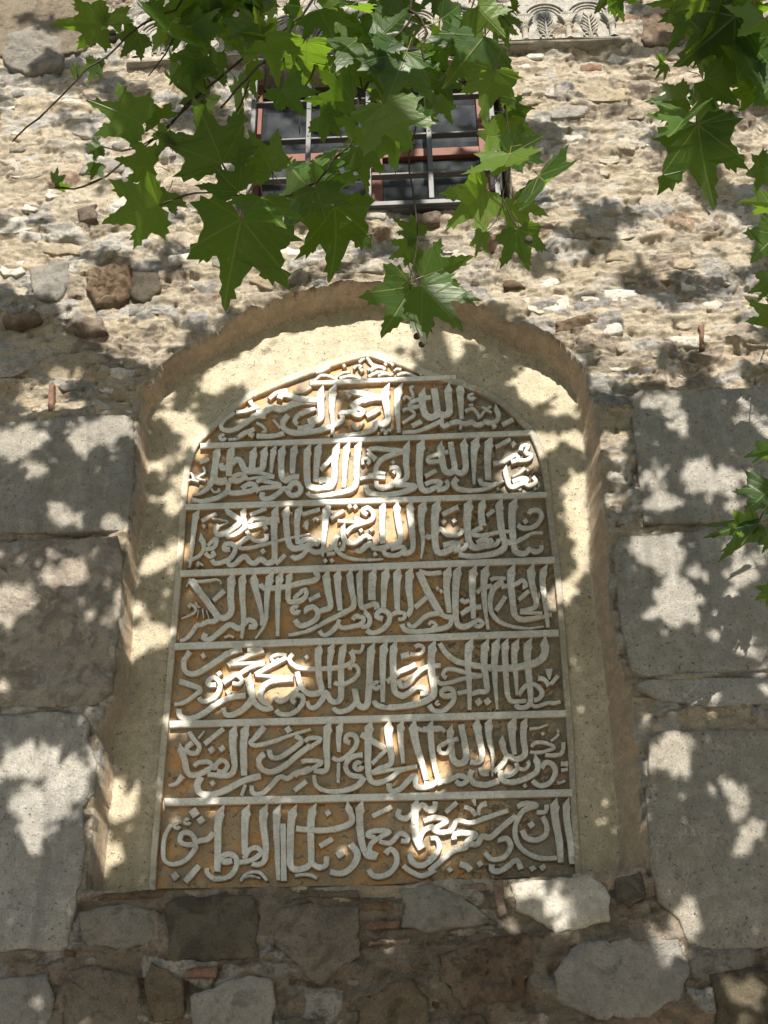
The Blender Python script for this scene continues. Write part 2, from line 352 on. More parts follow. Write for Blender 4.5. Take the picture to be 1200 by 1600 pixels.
dw = poly_dist(WPOLY, x[inW], z[inW]); y[inW] = y[inW]*(1-np.clip(dw/.012, 0, 1))+.30*np.clip(dw/.012, 0, 1)
V = np.stack([x, y, z], 1); nx, nz = len(X), len(Z)
a = (np.arange(nz-1)[:, None]*nx+np.arange(nx-1)[None]).ravel()
F = np.stack([a, a+1, a+1+nx, a+nx], 1)
cx = x[F].mean(1); cz = z[F].mean(1); ct = t[F].mean(1)*inF[a]
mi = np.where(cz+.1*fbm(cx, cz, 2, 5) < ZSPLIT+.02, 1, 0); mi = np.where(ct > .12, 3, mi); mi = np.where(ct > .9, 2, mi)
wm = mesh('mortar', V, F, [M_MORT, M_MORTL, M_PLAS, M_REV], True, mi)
g_, a_, b_, c_ = worley(x, z); cel = wm.attributes.new('cell', 'FLOAT_VECTOR', 'POINT')
vis = np.clip((g_-.02)/.16, 0, 1)*np.clip((a_-.30)/.12, 0, 1)*np.where(z < ZSPLIT, .75, 1)
cel.data.foreach_set('vector', np.stack([vis, c_*.999, b_], 1).astype(np.float32).ravel())
obj('mortar', wm, wall)
# body of the wall behind its face
def box(x0, x1, y0, y1, z0, z1):
    V = [(a, b, c) for c in (z0, z1) for b in (y0, y1) for a in (x0, x1)]
    return V, [(0, 2, 3, 1), (4, 5, 7, 6), (0, 1, 5, 4), (2, 6, 7, 3), (0, 4, 6, 2), (1, 3, 7, 5)]
V, F = box(-9, 9, .45, 1.0, 0, 11); obj('wall_core', mesh('wall_core', V, F, [M_MORT]), wall)

# irregular rubble showing through the mortar
def blob(c, rx, rz, ang, n=15):
    a = np.arange(n)/n*2*np.pi; k = RNG.uniform(.8, 1.12, n); sq = (np.abs(np.cos(a))**4+np.abs(np.sin(a))**4)**-.25*.9+.05
    p = np.stack([np.cos(a)*rx*k*sq, np.sin(a)*rz*k*sq], 1)
    ca, sa = math.cos(ang), math.sin(ang)
    return c+p@np.array([[ca, sa], [-sa, ca]])
placed = []
def try_rubble(n, x0, x1, z0, z1, test, smin, smax, mats, depth=(-.006, .014)):
    k = 0
    for _ in range(n*30):
        if k >= n: break
        c = np.array([RNG.uniform(x0, x1), RNG.uniform(z0, z1)])
        rx = smin+(smax-smin)*RNG.random()**1.8; rz = rx*RNG.uniform(.28, .7)
        if any(((c[0]-q[0])/(rx+q[2]))**2+((c[1]-q[1])/(rz+q[3]))**2 < 1.0 for q in placed): continue
        ring = np.array([[c[0]+a*rx*1.1, c[1]+b*rz*1.1] for a in (-1, 0, 1) for b in (-1, 0, 1)])
        if not test(ring): continue
        placed.append((c[0], c[1], rx, rz)); P = blob(c, rx, rz, RNG.normal(0, .16))
        m = mats[int(RNG.random()**1.6*len(mats))]
        big = rx > .06
        y0 = float(wall_y(P[:, 0], P[:, 1]).mean())
        add_stone(P, m, y0=y0, depth=RNG.uniform(*depth), yb=.06, rings=6 if big else 3, amp=.013 if big else .006, nscale=16, edge=.016 if big else .008, seg=.022 if big else .015, bulge=.5)
        k += 1
NF2 = NF
def free(r):
    if in_poly(NF2, r[:, 0], r[:, 1]).any() or poly_dist(NF2, r[:, 0], r[:, 1]).min() < .012: return False
    if ((r[:, 0] > WX0-.03) & (r[:, 0] < WX1+.03) & (r[:, 1] > WZ0-.03) & (r[:, 1] < WZ1+.03)).any(): return False
    if ((r[:, 0] > FRX0-.03) & (r[:, 0] < FRX1+.03) & (r[:, 1] > FRZ-.04) & (r[:, 1] < FRZ+.4)).any(): return False
    for P in TR:
        if in_poly(P, r[:, 0], r[:, 1]).any(): return False
    return True
_fa = unp([(200, 83), (988, 66)], -.03); FRX0, FRX1, FRZ = _fa[0, 0], _fa[1, 0], _fa[:, 2].mean()
ztop = unp((600, 640), 0)[0, 2]
mats = [M_RUB, M_MORT, M_RUB, M_MORT, M_RUBG, M_RUB, M_RUBG, M_MORT, M_MORT, M_BROWN]
try_rubble(140, -2.1, 2.0, ztop-.05, 7.1, free, .045, .17, mats)
try_rubble(60, -2.1, 2.0, ztop-.05, 7.1, free, .012, .045, mats, (-.002, .010))
zl0 = unp((600, 1600), 0)[0, 2]-.1
try_rubble(35, -1.3, 1.3, zl0, ZSPLIT+.03, free, .015, .07, [M_MORTL, M_RUBG, M_MORTL, M_DARK, M_BROWN], (-.002, .010))
# mortar squares between the big blocks beyond the picture: plain courses that carry the wall on
for sx, xs in ((-1, (-1.95, -2.75, -3.6)), (1, (1.9, 2.6, 3.4))):
    for j, zz in enumerate((1.0, 1.6, 2.25, 2.9, 3.5)):
        for xx in xs:
            add_stone(blob(np.array([xx+(j % 2)*.25*sx, zz]), .33, .24, 0, 12), M_ASH, rings=3, depth=.015, amp=.004, seg=.1)
# ------------------------------------------------------------------ the carved inscription panel
def marble(name, base, ochre, amt, lo=.45, hi=.7, soot=.25):
    t = NT(name)
    n1 = t.noise(5, 5, .65); n2 = t.noise(30, 5, .7); n3 = t.noise(140, 3, .7); n4 = t.noise(11, 6, .7, dist=.6)
    c = t.mix(t.ramp(n1, .3, .7), base, tuple(v*.88 for v in base))
    c = t.mix(t.ramp(n4, lo, hi, 0, amt), c, ochre)
    # lime bloom and soot, thickest on the weather side of the slab
    sx = t.n('ShaderNodeSeparateXYZ'); t.l(t.pos, sx.inputs[0])
    gxm = t.ramp(sx.outputs[0], -.1, .42, .01, .14)
    sn = t.math('ADD', t.noise(38, 6, .75, dist=.8), gxm)
    c = t.mix(t.ramp(sn, .55, .66, 0, soot), c, (.075, .075, .07))
    gn = t.math('ADD', t.noise(6, 4, .6), gxm)
    c = t.mix(t.ramp(gn, .50, .66, 0, .7*min(1, amt*1.2)), c, (.25, .225, .18))
    c = t.mix(t.ramp(n2, .50, .64, 0, .15 if soot < .3 else .35), c, tuple(v*.45 for v in base))
    c = t.mix(t.ramp(n3, .54, .66, 0, .5), c, tuple(v*.4 for v in base))
    t.bsdf(c, .75, t.bump(n3, .002, t.bump(n2, .002)), .3); return t.m
M_TOP = marble('carved_marble', (.70, .69, .64), (.62, .48, .30), .42, .53, .67, .22)
M_FRAME = marble('weathered_frame', (.52, .48, .39), (.50, .37, .22), .6, .48, .64, .45)
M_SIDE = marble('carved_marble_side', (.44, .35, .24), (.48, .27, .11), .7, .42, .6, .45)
M_FIELD = marble('ochre_ground', (.43, .32, .20), (.56, .30, .11), .85, .46, .62, .9)
panel = thing('inscription_panel', 'pointed marble slab with bands of raised Arabic calligraphy, set in the niche', 'inscription')
_ly = [0]
def catmull(P, step=3.0):
    out = [P[0]]; n = len(P)
    for i in range(n-1):
        p0 = P[max(i-1, 0)]; p1 = P[i]; p2 = P[i+1]; p3 = P[min(i+2, n-1)]
        k = max(2, int(np.linalg.norm(p2-p1)/step))
        for j in range(1, k+1):
            t = j/k
            out.append(.5*((2*p1)+(-p0+p2)*t+(2*p0-5*p1+4*p2-p3)*t*t+(-p0+3*p1-3*p2+p3)*t**3))
    return np.array(out)
def stroke(P, w0, w1=None, head=False, straight=False, name='letter', parent=None, yt=None, yb=None, ramp=.0012, bev=.8, rag=.3):
    w1 = w0 if w1 is None else w1
    Q = P if straight and len(P) > 2 else catmull(P)
    if straight and len(P) == 2: Q = np.array([P[0]+(P[1]-P[0])*t for t in np.linspace(0, 1, 6)])
    if straight and len(P) > 2:
        q = []
        for i in range(len(P)-1):
            k = max(2, int(np.linalg.norm(P[i+1]-P[i])/5))
            q += [P[i]+(P[i+1]-P[i])*j/k for j in range(k)]
        Q = np.array(q+[P[-1]])
    d = np.gradient(Q, axis=0); d /= np.maximum(np.linalg.norm(d, axis=1), 1e-6)[:, None]
    N = np.stack([d[:, 1]*-1, d[:, 0]], 1)*-1      # right-hand side when going down the picture
    s = np.concatenate([[0], np.cumsum(np.linalg.norm(np.diff(Q, axis=0), axis=1))]); T = s/s[-1]
    w0 *= 1.0 if name != 'letter' else 1.14; w1 *= 1.0 if name != 'letter' else 1.14
    hw = (w0+(w1-w0)*T)/2+RNG.normal(0, rag*.5, len(Q))
    Lh = hw.copy(); Rh = hw.copy()
    Lp = Q-N*Lh[:, None]; 
    if head:
        b = (s > w0*.7) & (s < w0*1.25); Rh[b] += w0*.22*(1-(s[b]-w0*.7)/(w0*.55))
    def side(o):
        a = Q-N*np.maximum(Lh+o, .3)[:, None]; c = Q+N*np.maximum(Rh+o, .3)[:, None]
        if head:
            f = np.clip(1-s/(w0*.8), 0, 1)[:, None]
            a = a+d*f*w0*.42; c = c-d*f*w0*.50
        a[0] -= d[0]*o; c[0] -= d[0]*o; a[-1] += d[-1]*o; c[-1] += d[-1]*o
        return a, c
    _ly[0] += 1; yt = (YT if yt is None else yt)+.0005*(_ly[0] % 8)+(RNG.uniform(-.001, .003) if name == 'letter' else 0); yb = YSLAB if yb is None else yb
    bl, br = side(.8); ml, mr = side(0); tl, tr = side(-bev)
    n = len(Q); yy = yt+ramp*T
    rows = [(bl, np.full(n, yb)), (ml, yy+.0045), (tl, yy), (tr, yy), (mr, yy+.0045), (br, np.full(n, yb))]
    V = []
    for p, yv in rows:
        dd = CF+np.outer((p[:, 0]-600)/FPX, CR)+np.outer((800-p[:, 1])/FPX, CU)
        # outline is laid out on the letter face, then pushed back square to the slab
        q = CAM+dd*((yt-CAM[1])/dd[:, 1])[:, None]; q[:, 1] = yv; V.append(q)
    V = np.concatenate(V); F = []; mi = []
    if name == 'letter':      # chisel work and centuries of weather
        V[:, 0] += fbm(V[:, 0], V[:, 2]+V[:, 1]*3, 2, 60)*.0010; V[:, 2] += fbm(V[:, 0]+7, V[:, 2]+V[:, 1]*3, 2, 60)*.0010
        V[n:5*n, 1] += fbm(V[n:5*n, 0], V[n:5*n, 2], 3, 30)*.002+np.clip(fbm(V[n:5*n, 0]+3, V[n:5*n, 2], 2, 70)-.40, 0, 1)*.02
    for k in range(5):
        for i in range(n-1):
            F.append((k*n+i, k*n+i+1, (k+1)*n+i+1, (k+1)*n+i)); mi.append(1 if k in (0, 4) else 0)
    F.append(tuple(k*n for k in range(6))); mi.append(1)
    F.append(tuple(k*n+n-1 for k in range(5, -1, -1))); mi.append(1)
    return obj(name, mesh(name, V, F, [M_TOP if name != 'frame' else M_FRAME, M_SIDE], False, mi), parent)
def poly_px(P, name, parent, yt, yb, mats, jit=0):
    q = unp(P, YT); n = len(q)
    V = [(a[0], yt, a[2]) for a in q]+[(a[0], yb, a[2]) for a in q]
    F = [tuple(range(n))]+[(i, i+n, (i+1) % n+n, (i+1) % n) for i in range(n)]
    return obj(name, mesh(name, V, F, mats), parent)
# slab behind, one sunk text field per band
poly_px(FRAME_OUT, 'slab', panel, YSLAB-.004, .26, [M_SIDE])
DIV = [((483, 598), (714, 588), 7.5), ((312, 696), (834, 675), 8.5), ((288, 791.5), (856, 772), 9.5), ((280, 895.5), (868, 874), 10.5),
       ((272, 1009.5), (874, 988), 11), ((264, 1131.5), (886, 1114), 11.5), ((256, 1253), (896, 1238), 12)]
EDGE = [((500, 530), (640, 530))]+[d[:2] for d in DIV]+[((240, 1395), (915, 1372))]
def fieldmesh(k):
    """a sunk ground sheet between two bands, gently uneven, cut to the slab outline"""
    (a, b), (c, d) = EDGE[k], EDGE[k+1]
    ys = lambda e, x: e[0][1]+(e[1][1]-e[0][1])*(x-e[0][0])/(e[1][0]-e[0][0])
    O = FRAME_OUT
    def xr(yv):      # left and right border at picture height yv
        xs = []
        for i in range(len(O)-1):
            p, q = O[i], O[i+1]
            if (p[1]-yv)*(q[1]-yv) <= 0 and p[1] != q[1]: xs.append(p[0]+(q[0]-p[0])*(yv-p[1])/(q[1]-p[1]))
        return (min(xs)+3, max(xs)-3) if len(xs) > 1 else (575, 580)
    rows = 22; cols = 110; V = []
    for r in range(rows+1):
        t = r/rows
        y0 = (a[1]+b[1])/2; y1 = (c[1]+d[1])/2; yc = y0+(y1-y0)*t
        yc = max(yc, 541)
        L, Rr = xr(yc)
        for q in range(cols+1):
            xx = L+(Rr-L)*q/cols; sl = -.032*(1 if k else 1)
            e0 = ys((a, b), xx) if k else 541; e1 = ys((c, d), xx)
            V.append((xx, max(541.5, e0+(e1-e0)*t)))
    q = unp(V, YB); y = YB-fbm(q[:, 0], q[:, 2], 3, 25)*.0025
    q[:, 1] = y; nx = cols+1; i = (np.arange(rows)[:, None]*nx+np.arange(cols)[None]).ravel()
    return mesh('text_field', q, np.stack([i, i+nx, i+nx+1, i+1], 1), [M_FIELD], True)
FIELD = [obj('text_field', fieldmesh(k), panel) for k in range(8)]
fr = FRAME_OUT.copy(); cen = np.array([575., 900.])
def inset(P, w):
    d = np.gradient(P, axis=0); d /= np.linalg.norm(d, axis=1)[:, None]; N = np.stack([-d[:, 1], d[:, 0]], 1)
    return P+N*w
fc = inset(FRAME_OUT, 6.0); k = 15
stroke(fc, 10.5, 10.5, name='frame', parent=panel, yt=YT+.001, ramp=0, yb=.22, bev=1.2)
for a, b, wd in DIV:
    stroke(np.array([a, b], float), wd, wd, straight=True, name='dividing_bar', parent=panel, yt=YT-.002, ramp=.0003, bev=1.2, rag=.15)
TILES = {}
def T(row, x0, y0, sc, text):
    for ln in text.strip().split('\n'):
        ln = ln.strip()
        if not ln: continue
        h, p = ln.split('|'); P = pts(p)/sc+np.array([x0, y0])
        fl = h[0] if h[0].isalpha() else ''; h = h[1:] if fl else h
        if fl == 'd':       # rhombic dots
            r = (float(h) if h else 26)/sc
            for c in P:
                stroke(np.array([c+(-r*.50, r*.36), c+(r*.50, -r*.36)]), r*.95, r*.95, straight=True, parent=FIELD[row], ramp=0)
            continue
        if fl == 'o':       # rings and knots
            r = (float(h) if h else 26)/sc
            for c in P:
                aa = np.linspace(0, 1.8*np.pi, 10)
                stroke(np.stack([c[0]+np.cos(aa)*r*.6, c[1]+np.sin(aa)*r*.55], 1), r*.75, r*.7, parent=FIELD[row])
            continue
        w = [float(v)/sc for v in h.split(',')]; w = w if len(w) == 2 else w*2
        stroke(P, w[0], w[1], head=(fl == 'a'), straight=(fl == 'L'), parent=FIELD[row])
T(0, 440, 520, 4, '''16|200,300 250,262 310,272 350,292
18|360,282 430,266 500,282
18|540,272 610,240 690,262
16|720,262 780,248 850,275
16|530,150 552,175 575,208
14|480,182 500,165 520,150
18|565,140 620,160 690,185
16|400,162 440,142 475,135
d18|390,202 650,192 692,196 500,232 545,226
20|550,234 590,210 630,212 650,230
16|700,235 720,222 750,226
14|600,268 640,254 700,256
16|300,210 260,232 210,245
18|140,262 200,240 270,215
14|860,262 900,246 950,268
14|330,282 380,246 430,242
12|450,225 470,200 500,205 480,222''')
T(1, 320, 585, 5, '''40,28|480,322 400,315 330,365 230,425 150,430 125,400 150,350 235,290
44|400,300 460,290 520,255 600,265 680,228 760,208 880,205
40|580,190 600,152 660,160 740,185 880,197
30|240,292 330,280 420,245
35,15|350,200 380,245 430,262
a55,40|900,108 905,220 905,330 860,360 820,355 838,392 780,415 720,418
32|730,388 700,362 730,312 780,290 865,258
42,34|650,312 610,370 620,420 700,452 850,440 980,405 1060,365 1075,325 1050,290
a56,22|1000,92 990,250 1000,380 990,470
34|400,475 460,480 540,475 620,452
32|250,490 310,452 390,420
20|400,372 450,400 478,440 440,445
20|380,490 340,460 390,465
o34|138,488
24,14|180,505 260,500
30|500,190 560,140 650,118
20|700,135 770,128 830,92
16|530,350 560,380 590,420''')
T(1, 500, 585, 5, '''a56,22|512,90 510,180 525,280 530,350 490,385 430,370 430,410 370,445 250,465 100,475
40|240,152 260,135 350,150 490,178
46,38|240,255 300,210 340,195 420,182 490,182
36|210,172 240,140 265,130
34|150,298 230,290 290,262 340,280 310,312 260,305 282,272
L36|360,325 465,265
a58,24|612,90 602,250 618,455
22|735,95 705,100 725,150 720,190
22|650,195 670,165 715,190
22|640,280 690,262 740,305 690,345 640,378
a48|795,125 800,230 825,310 870,330 915,300 905,200 890,100
a48|992,82 1005,190 1010,285 970,315 925,300
30|780,240 705,250 712,215 770,192 870,172
L34|715,402 795,360
a56,28|1090,75 1100,220 1108,350
26,14|1108,375 1094,432
34,26|1010,378 970,402 945,372 960,352 850,405 750,440 640,450
32|1010,380 1080,365 1130,380 1190,370
20|470,440 500,428 512,470
20|560,438 530,428 512,470
24|250,378 290,422 335,368''')
T(1, 620, 585, 5, '''a36|765,250 795,320 770,365 725,375 690,365 650,388 610,388 585,365 540,382 490,370
o36|585,168
L34|820,395 912,345
d32|760,400
24|530,285 590,262 630,300 650,345
20|655,330 690,275 745,292
18|660,250 700,262 740,245
18|560,240 600,232''')
T(2, 270, 680, 5, '''a50|345,98 333,220 322,320 360,358 430,346
34|430,347 510,350 570,322 540,300 485,312 458,335
44,16|320,325 282,400 210,450 150,462
a50,44|458,92 442,200 436,320
a50,38|625,105 622,200 612,258 565,270 532,205 498,185 430,240 385,255 375,212
a50,38|712,100 708,200 695,255 650,272 610,258
a44,20|787,92 775,190 765,295
28|585,290 650,284 740,305 795,322
22|570,342 660,328 795,326
a48,40|850,90 845,200 850,318 880,348 940,322 990,322
a50,36|947,82 937,200 934,300
36|435,362 432,430 480,448 600,432 652,402 620,376 570,388 535,418
40,28|430,430 400,455 330,490 230,512 150,500
28|655,372 680,346 760,362 850,385
30|640,438 700,408 855,392
40,34|700,440 700,490 760,490 820,450 870,410 900,425
38|900,425 930,375 980,372 1000,425 965,462 920,462 892,425
L24|205,212 285,178
18|235,240 248,290 190,330 262,352
18|300,410 322,440 365,430 350,412
18|80,400 130,345 205,362
18|90,330 140,290 160,345
a20|150,490 165,515''')
T(2, 450, 680, 5, '''a50,44|152,85 146,220 155,370 192,405 280,405 332,380 300,345 235,352
a50,36|237,72 225,200 214,365
a50,40|378,72 366,200 360,340 330,398 250,408 190,408
L30|352,165 250,268
a50,30|458,68 445,220 436,410
a50,30|548,58 536,220 530,370 480,425 330,460 190,472 150,440
L34|690,190 620,125
32|620,125 660,98 760,105 905,120
36|905,122 800,152 725,190 688,250 690,290
26|590,232 580,192 615,176 640,202 615,222
L28|560,338 640,320 762,330
24|620,312 720,288 762,300
34|790,252 850,252 865,312 820,380 740,408 690,388 690,350
a50,34|925,62 922,200 925,325 845,372
38|835,382 920,385 995,395 930,430 800,460 680,455 620,430 608,385
d26|820,208
L26|820,300 840,270''')
T(2, 640, 670, 5, '''a56,30|88,92 76,250 80,410 110,475 160,472 240,430 232,408 170,408 118,432
L30|118,368 212,318
30|240,248 150,252 148,222 220,195 305,172
a48,40|232,115 250,220 275,318 320,338 352,300 336,200 320,95
a48,40|415,88 432,200 437,310 400,342 352,325
34|285,400 300,440 255,468 212,470
a60,18|515,72 502,220 505,435
a58,40|620,72 610,220 614,400
44,16|375,382 345,420 380,465 480,478 600,462 700,420 740,400
34|552,385 560,420 635,435 690,420
L30|668,140 792,75
d34|810,112
32|650,268 720,255 780,228 830,200 850,235 790,258
30|868,172 880,130 930,130 905,180 955,200 920,240 850,242
a36|742,300 760,380 790,450 860,430 920,400 880,382 800,412
30|880,400 930,440 990,412 962,370
30,14|905,298 860,340 800,372
d26|925,318
d20|690,465 865,472 980,465''')
T(3, 270, 775, 5, '''a46,16|182,115 158,300 142,460 128,560
L26|220,192 342,132
d28|240,230
14|300,175 370,180 430,200 380,225 325,252
a40,34|405,108 460,140 522,190 480,240 400,288 345,295 330,262 360,220
a44,34|548,95 555,190 592,235 700,212 835,185
40,26|575,225 500,290 430,312 415,285
30|600,215 618,180 690,170 835,178
L28|598,145 732,90
a50,34|800,90 790,250 795,420 790,495 740,520 685,488 640,520 600,510 570,470 530,482 480,530 440,535 430,508
a46,40|885,85 885,200 900,340 930,400 1000,400 1080,370 1080,340 1020,340 980,378
a48,32|985,82 970,200 975,378
L28|1008,142 1150,95
36,14|730,290 730,332 690,350 640,340 600,315 540,350 512,390 560,405 720,375 880,330 1072,293
d32|722,245 702,427 585,282
34|450,412 400,412 410,375 460,370 487,410 450,480 380,515 320,520 305,490
a40,18|208,312 240,370 230,430 180,478 105,502
30|250,412 310,402 342,350 330,330 268,388
30|250,440 290,472 322,450 300,428
L30|800,532 880,455
16|190,510 240,540
16|200,550 190,515''')
T(3, 450, 775, 5, '''34|30,460 50,482 110,460 155,415 220,435 300,415 345,400 335,362
28|165,345 230,372 242,322
a58,22|302,72 286,250 268,470
L28|330,172 438,108
d30|482,80 526,82
34|622,145 580,115 620,88 662,120 662,168 610,200 550,180 518,160
L26|385,192 480,198 610,205
30|610,206 500,240 450,292
a38,34|428,225 430,300 452,350 520,365 590,310 630,312 642,340
28|442,330 428,412 400,405
38,14|392,300 365,360 390,430 470,480 600,495 745,490
a46,32|842,58 862,200 880,335 820,370 740,400 670,400 640,365 560,430 530,410
d28|570,265 652,260 678,450 290,502 342,500
a48,38|738,60 735,200 740,372
a52,32|948,48 962,200 977,380 955,432 890,445
32|750,415 760,450 850,458 912,410 880,390 800,410
a60,12|1050,46 1040,200 1055,350 1038,490
26|300,452 370,440
22|120,240 150,190 140,260
20|190,190 215,170 240,190''')
T(3, 640, 765, 5, '''a58,36|210,92 197,230 200,400 220,480 275,482 380,430 350,412 258,432
34|125,352 150,370 200,340 240,300 280,340 330,350 400,340 415,298
L32|252,192 382,130
d32|265,247 348,240
34|440,412 440,440 400,465 340,472
a58,36|460,82 450,250 465,400 500,445 560,440 640,400 590,385 518,412
32|692,378 690,410 650,432 590,440
a50|568,78 560,180 570,285
34,24|572,290 500,320 500,348 580,350 680,330 792,320
L28|598,202 665,152
a54,34|698,82 706,200 722,330 745,420 720,468 620,505 480,517 380,500
a58,34|812,78 800,220 812,400 832,480 900,497 940,460 980,482 1025,470 1032,428
34|930,192 950,160 1010,160 1032,210 980,280 890,297 842,268
d34|905,245
38,18|758,398 800,415 880,380 960,335 1045,335''')
T(4, 260, 880, 5, '''L48|190,130 300,275 405,420
28,14|190,130 260,140 400,125 428,162
25,6|190,115 150,182
L32|362,292 452,208
a56,24|505,88 500,250 505,375 450,425 410,418 370,450 320,452 270,475 235,482 200,530 150,588 100,602
a52,26|592,88 592,250 602,420 584,592
a56,26|672,92 702,220 745,400 740,490
a54,12|808,80 785,250 775,440 740,520 690,590
38|728,155 760,190 830,190 930,180 1050,150 1150,130 1185,100 1160,58
a50,24|885,78 870,250 868,572
a44,30|960,72 952,170 950,250 962,295 1040,290 1090,250 1082,200 1030,240 990,280
L30|1108,287 1202,240
38|308,542 290,585 340,592 420,530 490,475 550,500 580,500 640,440 690,462 690,490 640,492
28,8|165,345 190,318 225,345 215,385 110,430
12,5|250,355 238,430
12,5|280,350 292,430
12,5|310,365 332,430
14|225,300 245,340 260,330
o44|1008,360
38|1100,385 1090,360 1140,335 1180,372 1170,430 1100,475 1040,482 1003,438
18|450,580 490,560 530,580''')
T(4, 450, 880, 5, '''a46,22|478,60 492,180 515,320 460,370 300,450 150,525 0,558
a56,34|292,68 310,200 332,330 290,357 238,372
a52,36|383,62 390,200 408,372
a48,30|558,58 560,200 572,332 620,330 680,310 702,332 668,342
a54|662,52 655,180 655,290
a56,34|762,48 750,200 745,350
a56,36|853,42 850,200 855,372
a58,34|948,42 945,200 960,350 925,408
32,26|790,412 850,380 912,392 900,430 858,430
36|745,432 690,410 720,365 780,382 792,440 740,510 660,542 612,518
a36,32|590,368 640,430 622,485 570,490
32|500,440 530,410 592,425 570,470 500,490 430,500 390,475 402,432
36,30|392,470 340,530 280,560 243,522
L50|1022,62 1085,205 1195,395
30|1022,55 1100,78 1200,65
L34|988,347 1085,260
36,30|1190,385 1100,400 1040,440 980,492 945,482 940,458
24|1100,482 1120,455 1160,480 1120,502''')
T(4, 640, 870, 5, '''36|-60,520 -40,562 20,582 160,572 300,540 326,490 325,460
34|240,440 290,465 345,465
d26|215,245 245,266
a58,36|295,88 290,250 312,440
a56,32|373,82 360,250 360,440 380,530 440,540 500,510 540,490 572,520 540,540 508,528
a56,34|495,82 490,250 500,485
a58,20|590,78 580,250 595,430 616,572
30|398,325 430,350 468,330
34|398,447 470,402 565,383
34|522,282 570,240 645,222
28|628,182 660,163 755,165
46,14|735,188 660,240 630,330 640,430 700,500 800,540 920,555 1055,540
L36|672,422 752,305
a56,30|795,75 790,200 805,330 820,440 862,482 950,480 1115,445
32|712,232 770,222 830,210 880,178 912,222 878,232
L30|848,337 937,258
a58,28|945,72 955,200 990,355 960,400 860,420
L24|858,432 1042,435
a50,26|1050,75 1040,200 1065,400 1082,552''')
T(5, 250, 995, 5, '''36,42|232,108 185,190 200,268 270,285 360,240 450,180 540,120 642,92
d34|335,145
L34|680,102 805,95
34|812,102 690,142 580,190 528,222
L26|530,215 700,203 822,195
34|820,197 700,240 600,300
36,32|490,360 560,310 600,295 640,332 618,365 560,358
38,34|440,372 380,372 375,338 420,315 467,360 450,440 390,490 330,500 303,468
44,24|148,345 230,370 312,408 250,470 170,515 108,522
40|145,558 160,620 240,635 330,600 430,530 530,475 600,460 672,455
a56,34|685,312 710,420 718,480 650,560 570,605 510,600 493,548
42,34|718,480 770,540 830,562 885,548
40|870,532 800,500 780,450 810,380 890,340 1042,325
L26|1042,315 900,310 740,295
34|738,292 850,230 992,155
26|992,140 920,135 868,160 890,190 935,168
d34|462,285 532,430
34|1085,395 1000,470 930,500 893,465
34|1062,512 1028,490 1060,450 1112,462 1110,520 1040,590 950,602 902,568''')
T(5, 450, 995, 5, '''34,34|40,128 10,170 50,225 120,245 240,245 360,240 460,215 510,170 488,105
a50,36|235,66 235,200 245,330 262,410 220,440 150,435 100,380 70,268
a50,20|338,60 325,200 325,400
a50,34|432,55 415,200 415,400 410,480 370,505 330,490 298,428 270,480 220,540 170,547 148,498
26|585,55 570,110 520,115 490,100
30|482,260 490,225 530,220 552,270 520,320 450,360 400,370 358,350
a52,42|650,60 640,250 630,420 618,520 580,545 542,510 520,395
38,34|530,510 480,560 400,582 348,548
d28|145,155
a56,30|748,48 740,200 740,350 740,512
o44|690,375
a56,36|1125,45 1120,250 1140,400 1128,460 1050,505 900,540 760,545 690,525 668,488
a52,34|825,48 820,200 825,350 840,430 900,455 960,420 1010,390 1070,402 1082,440 1030,440
L40|768,352 870,272 1002,212
40,32|868,328 880,380 940,360 1000,290 1080,235 1195,218
L38|878,150 950,130
26|950,132 1035,130 1060,82 1020,60 988,80''')
T(5, 650, 985, 5, '''a56,34|992,70 1010,160 980,220 900,260 750,290 600,290 440,265 330,240 240,180 183,95
34,26|150,358 190,412 280,400 380,370 520,350
30|520,350 430,340 320,305 240,300 210,340 242,372
a58,28|418,78 405,250 415,400 420,622
a56,28|540,85 532,250 550,400 555,470 490,475 440,490 390,475 320,490
38,34|300,500 220,510 198,480 240,450 292,470 290,550 220,620 140,622 102,575
a58,18|625,75 615,250 620,420 636,618
a50,30|695,80 696,200 706,400 720,510 760,550 865,545
a56,20|778,78 768,200 780,350 790,505
a56,34|875,76 870,200 885,380 895,540 860,595 800,597 778,572
34|798,502 860,430 930,420 987,480 960,530 918,540
28|888,562 930,590 990,575 1040,560 1080,565 1132,550
d44|488,557 557,552
34|950,370 1000,380 1042,432
50,12|1040,295 1042,382
30|1112,350 1050,420
o24|170,565''')
T(6, 245, 1115, 5, '''34|248,138 290,200 332,250 310,302 250,302 233,260 280,220
14|372,132 320,192
L34|368,237 522,112
d42|425,280 507,270
a50,30|170,258 210,340 230,430 260,475 330,470 430,410 402,375 320,380 288,412
44,18|202,480 150,540 88,557
a56,34|595,108 592,250 606,400 580,470 500,482 450,475 392,470
34|460,442 458,400 510,360 552,400 520,450 468,440
a60,44|690,95 676,250 680,485
50,44|345,488 315,560 340,620 430,632 540,592 680,520 815,483
L24|692,550 658,642
d34|435,540
40,18|842,98 762,190 730,222 770,245 900,217 1050,162 1205,118
d44|1025,122
36|880,278 890,330 950,342 1050,282 1130,210 1078,168
40|842,308 795,360 820,430 900,452 1000,402 1100,320 1205,242
36|740,558 750,620 820,622 890,560 960,490 1020,505 1080,462 1140,445 1202,420
L34|1068,602 1172,523''')
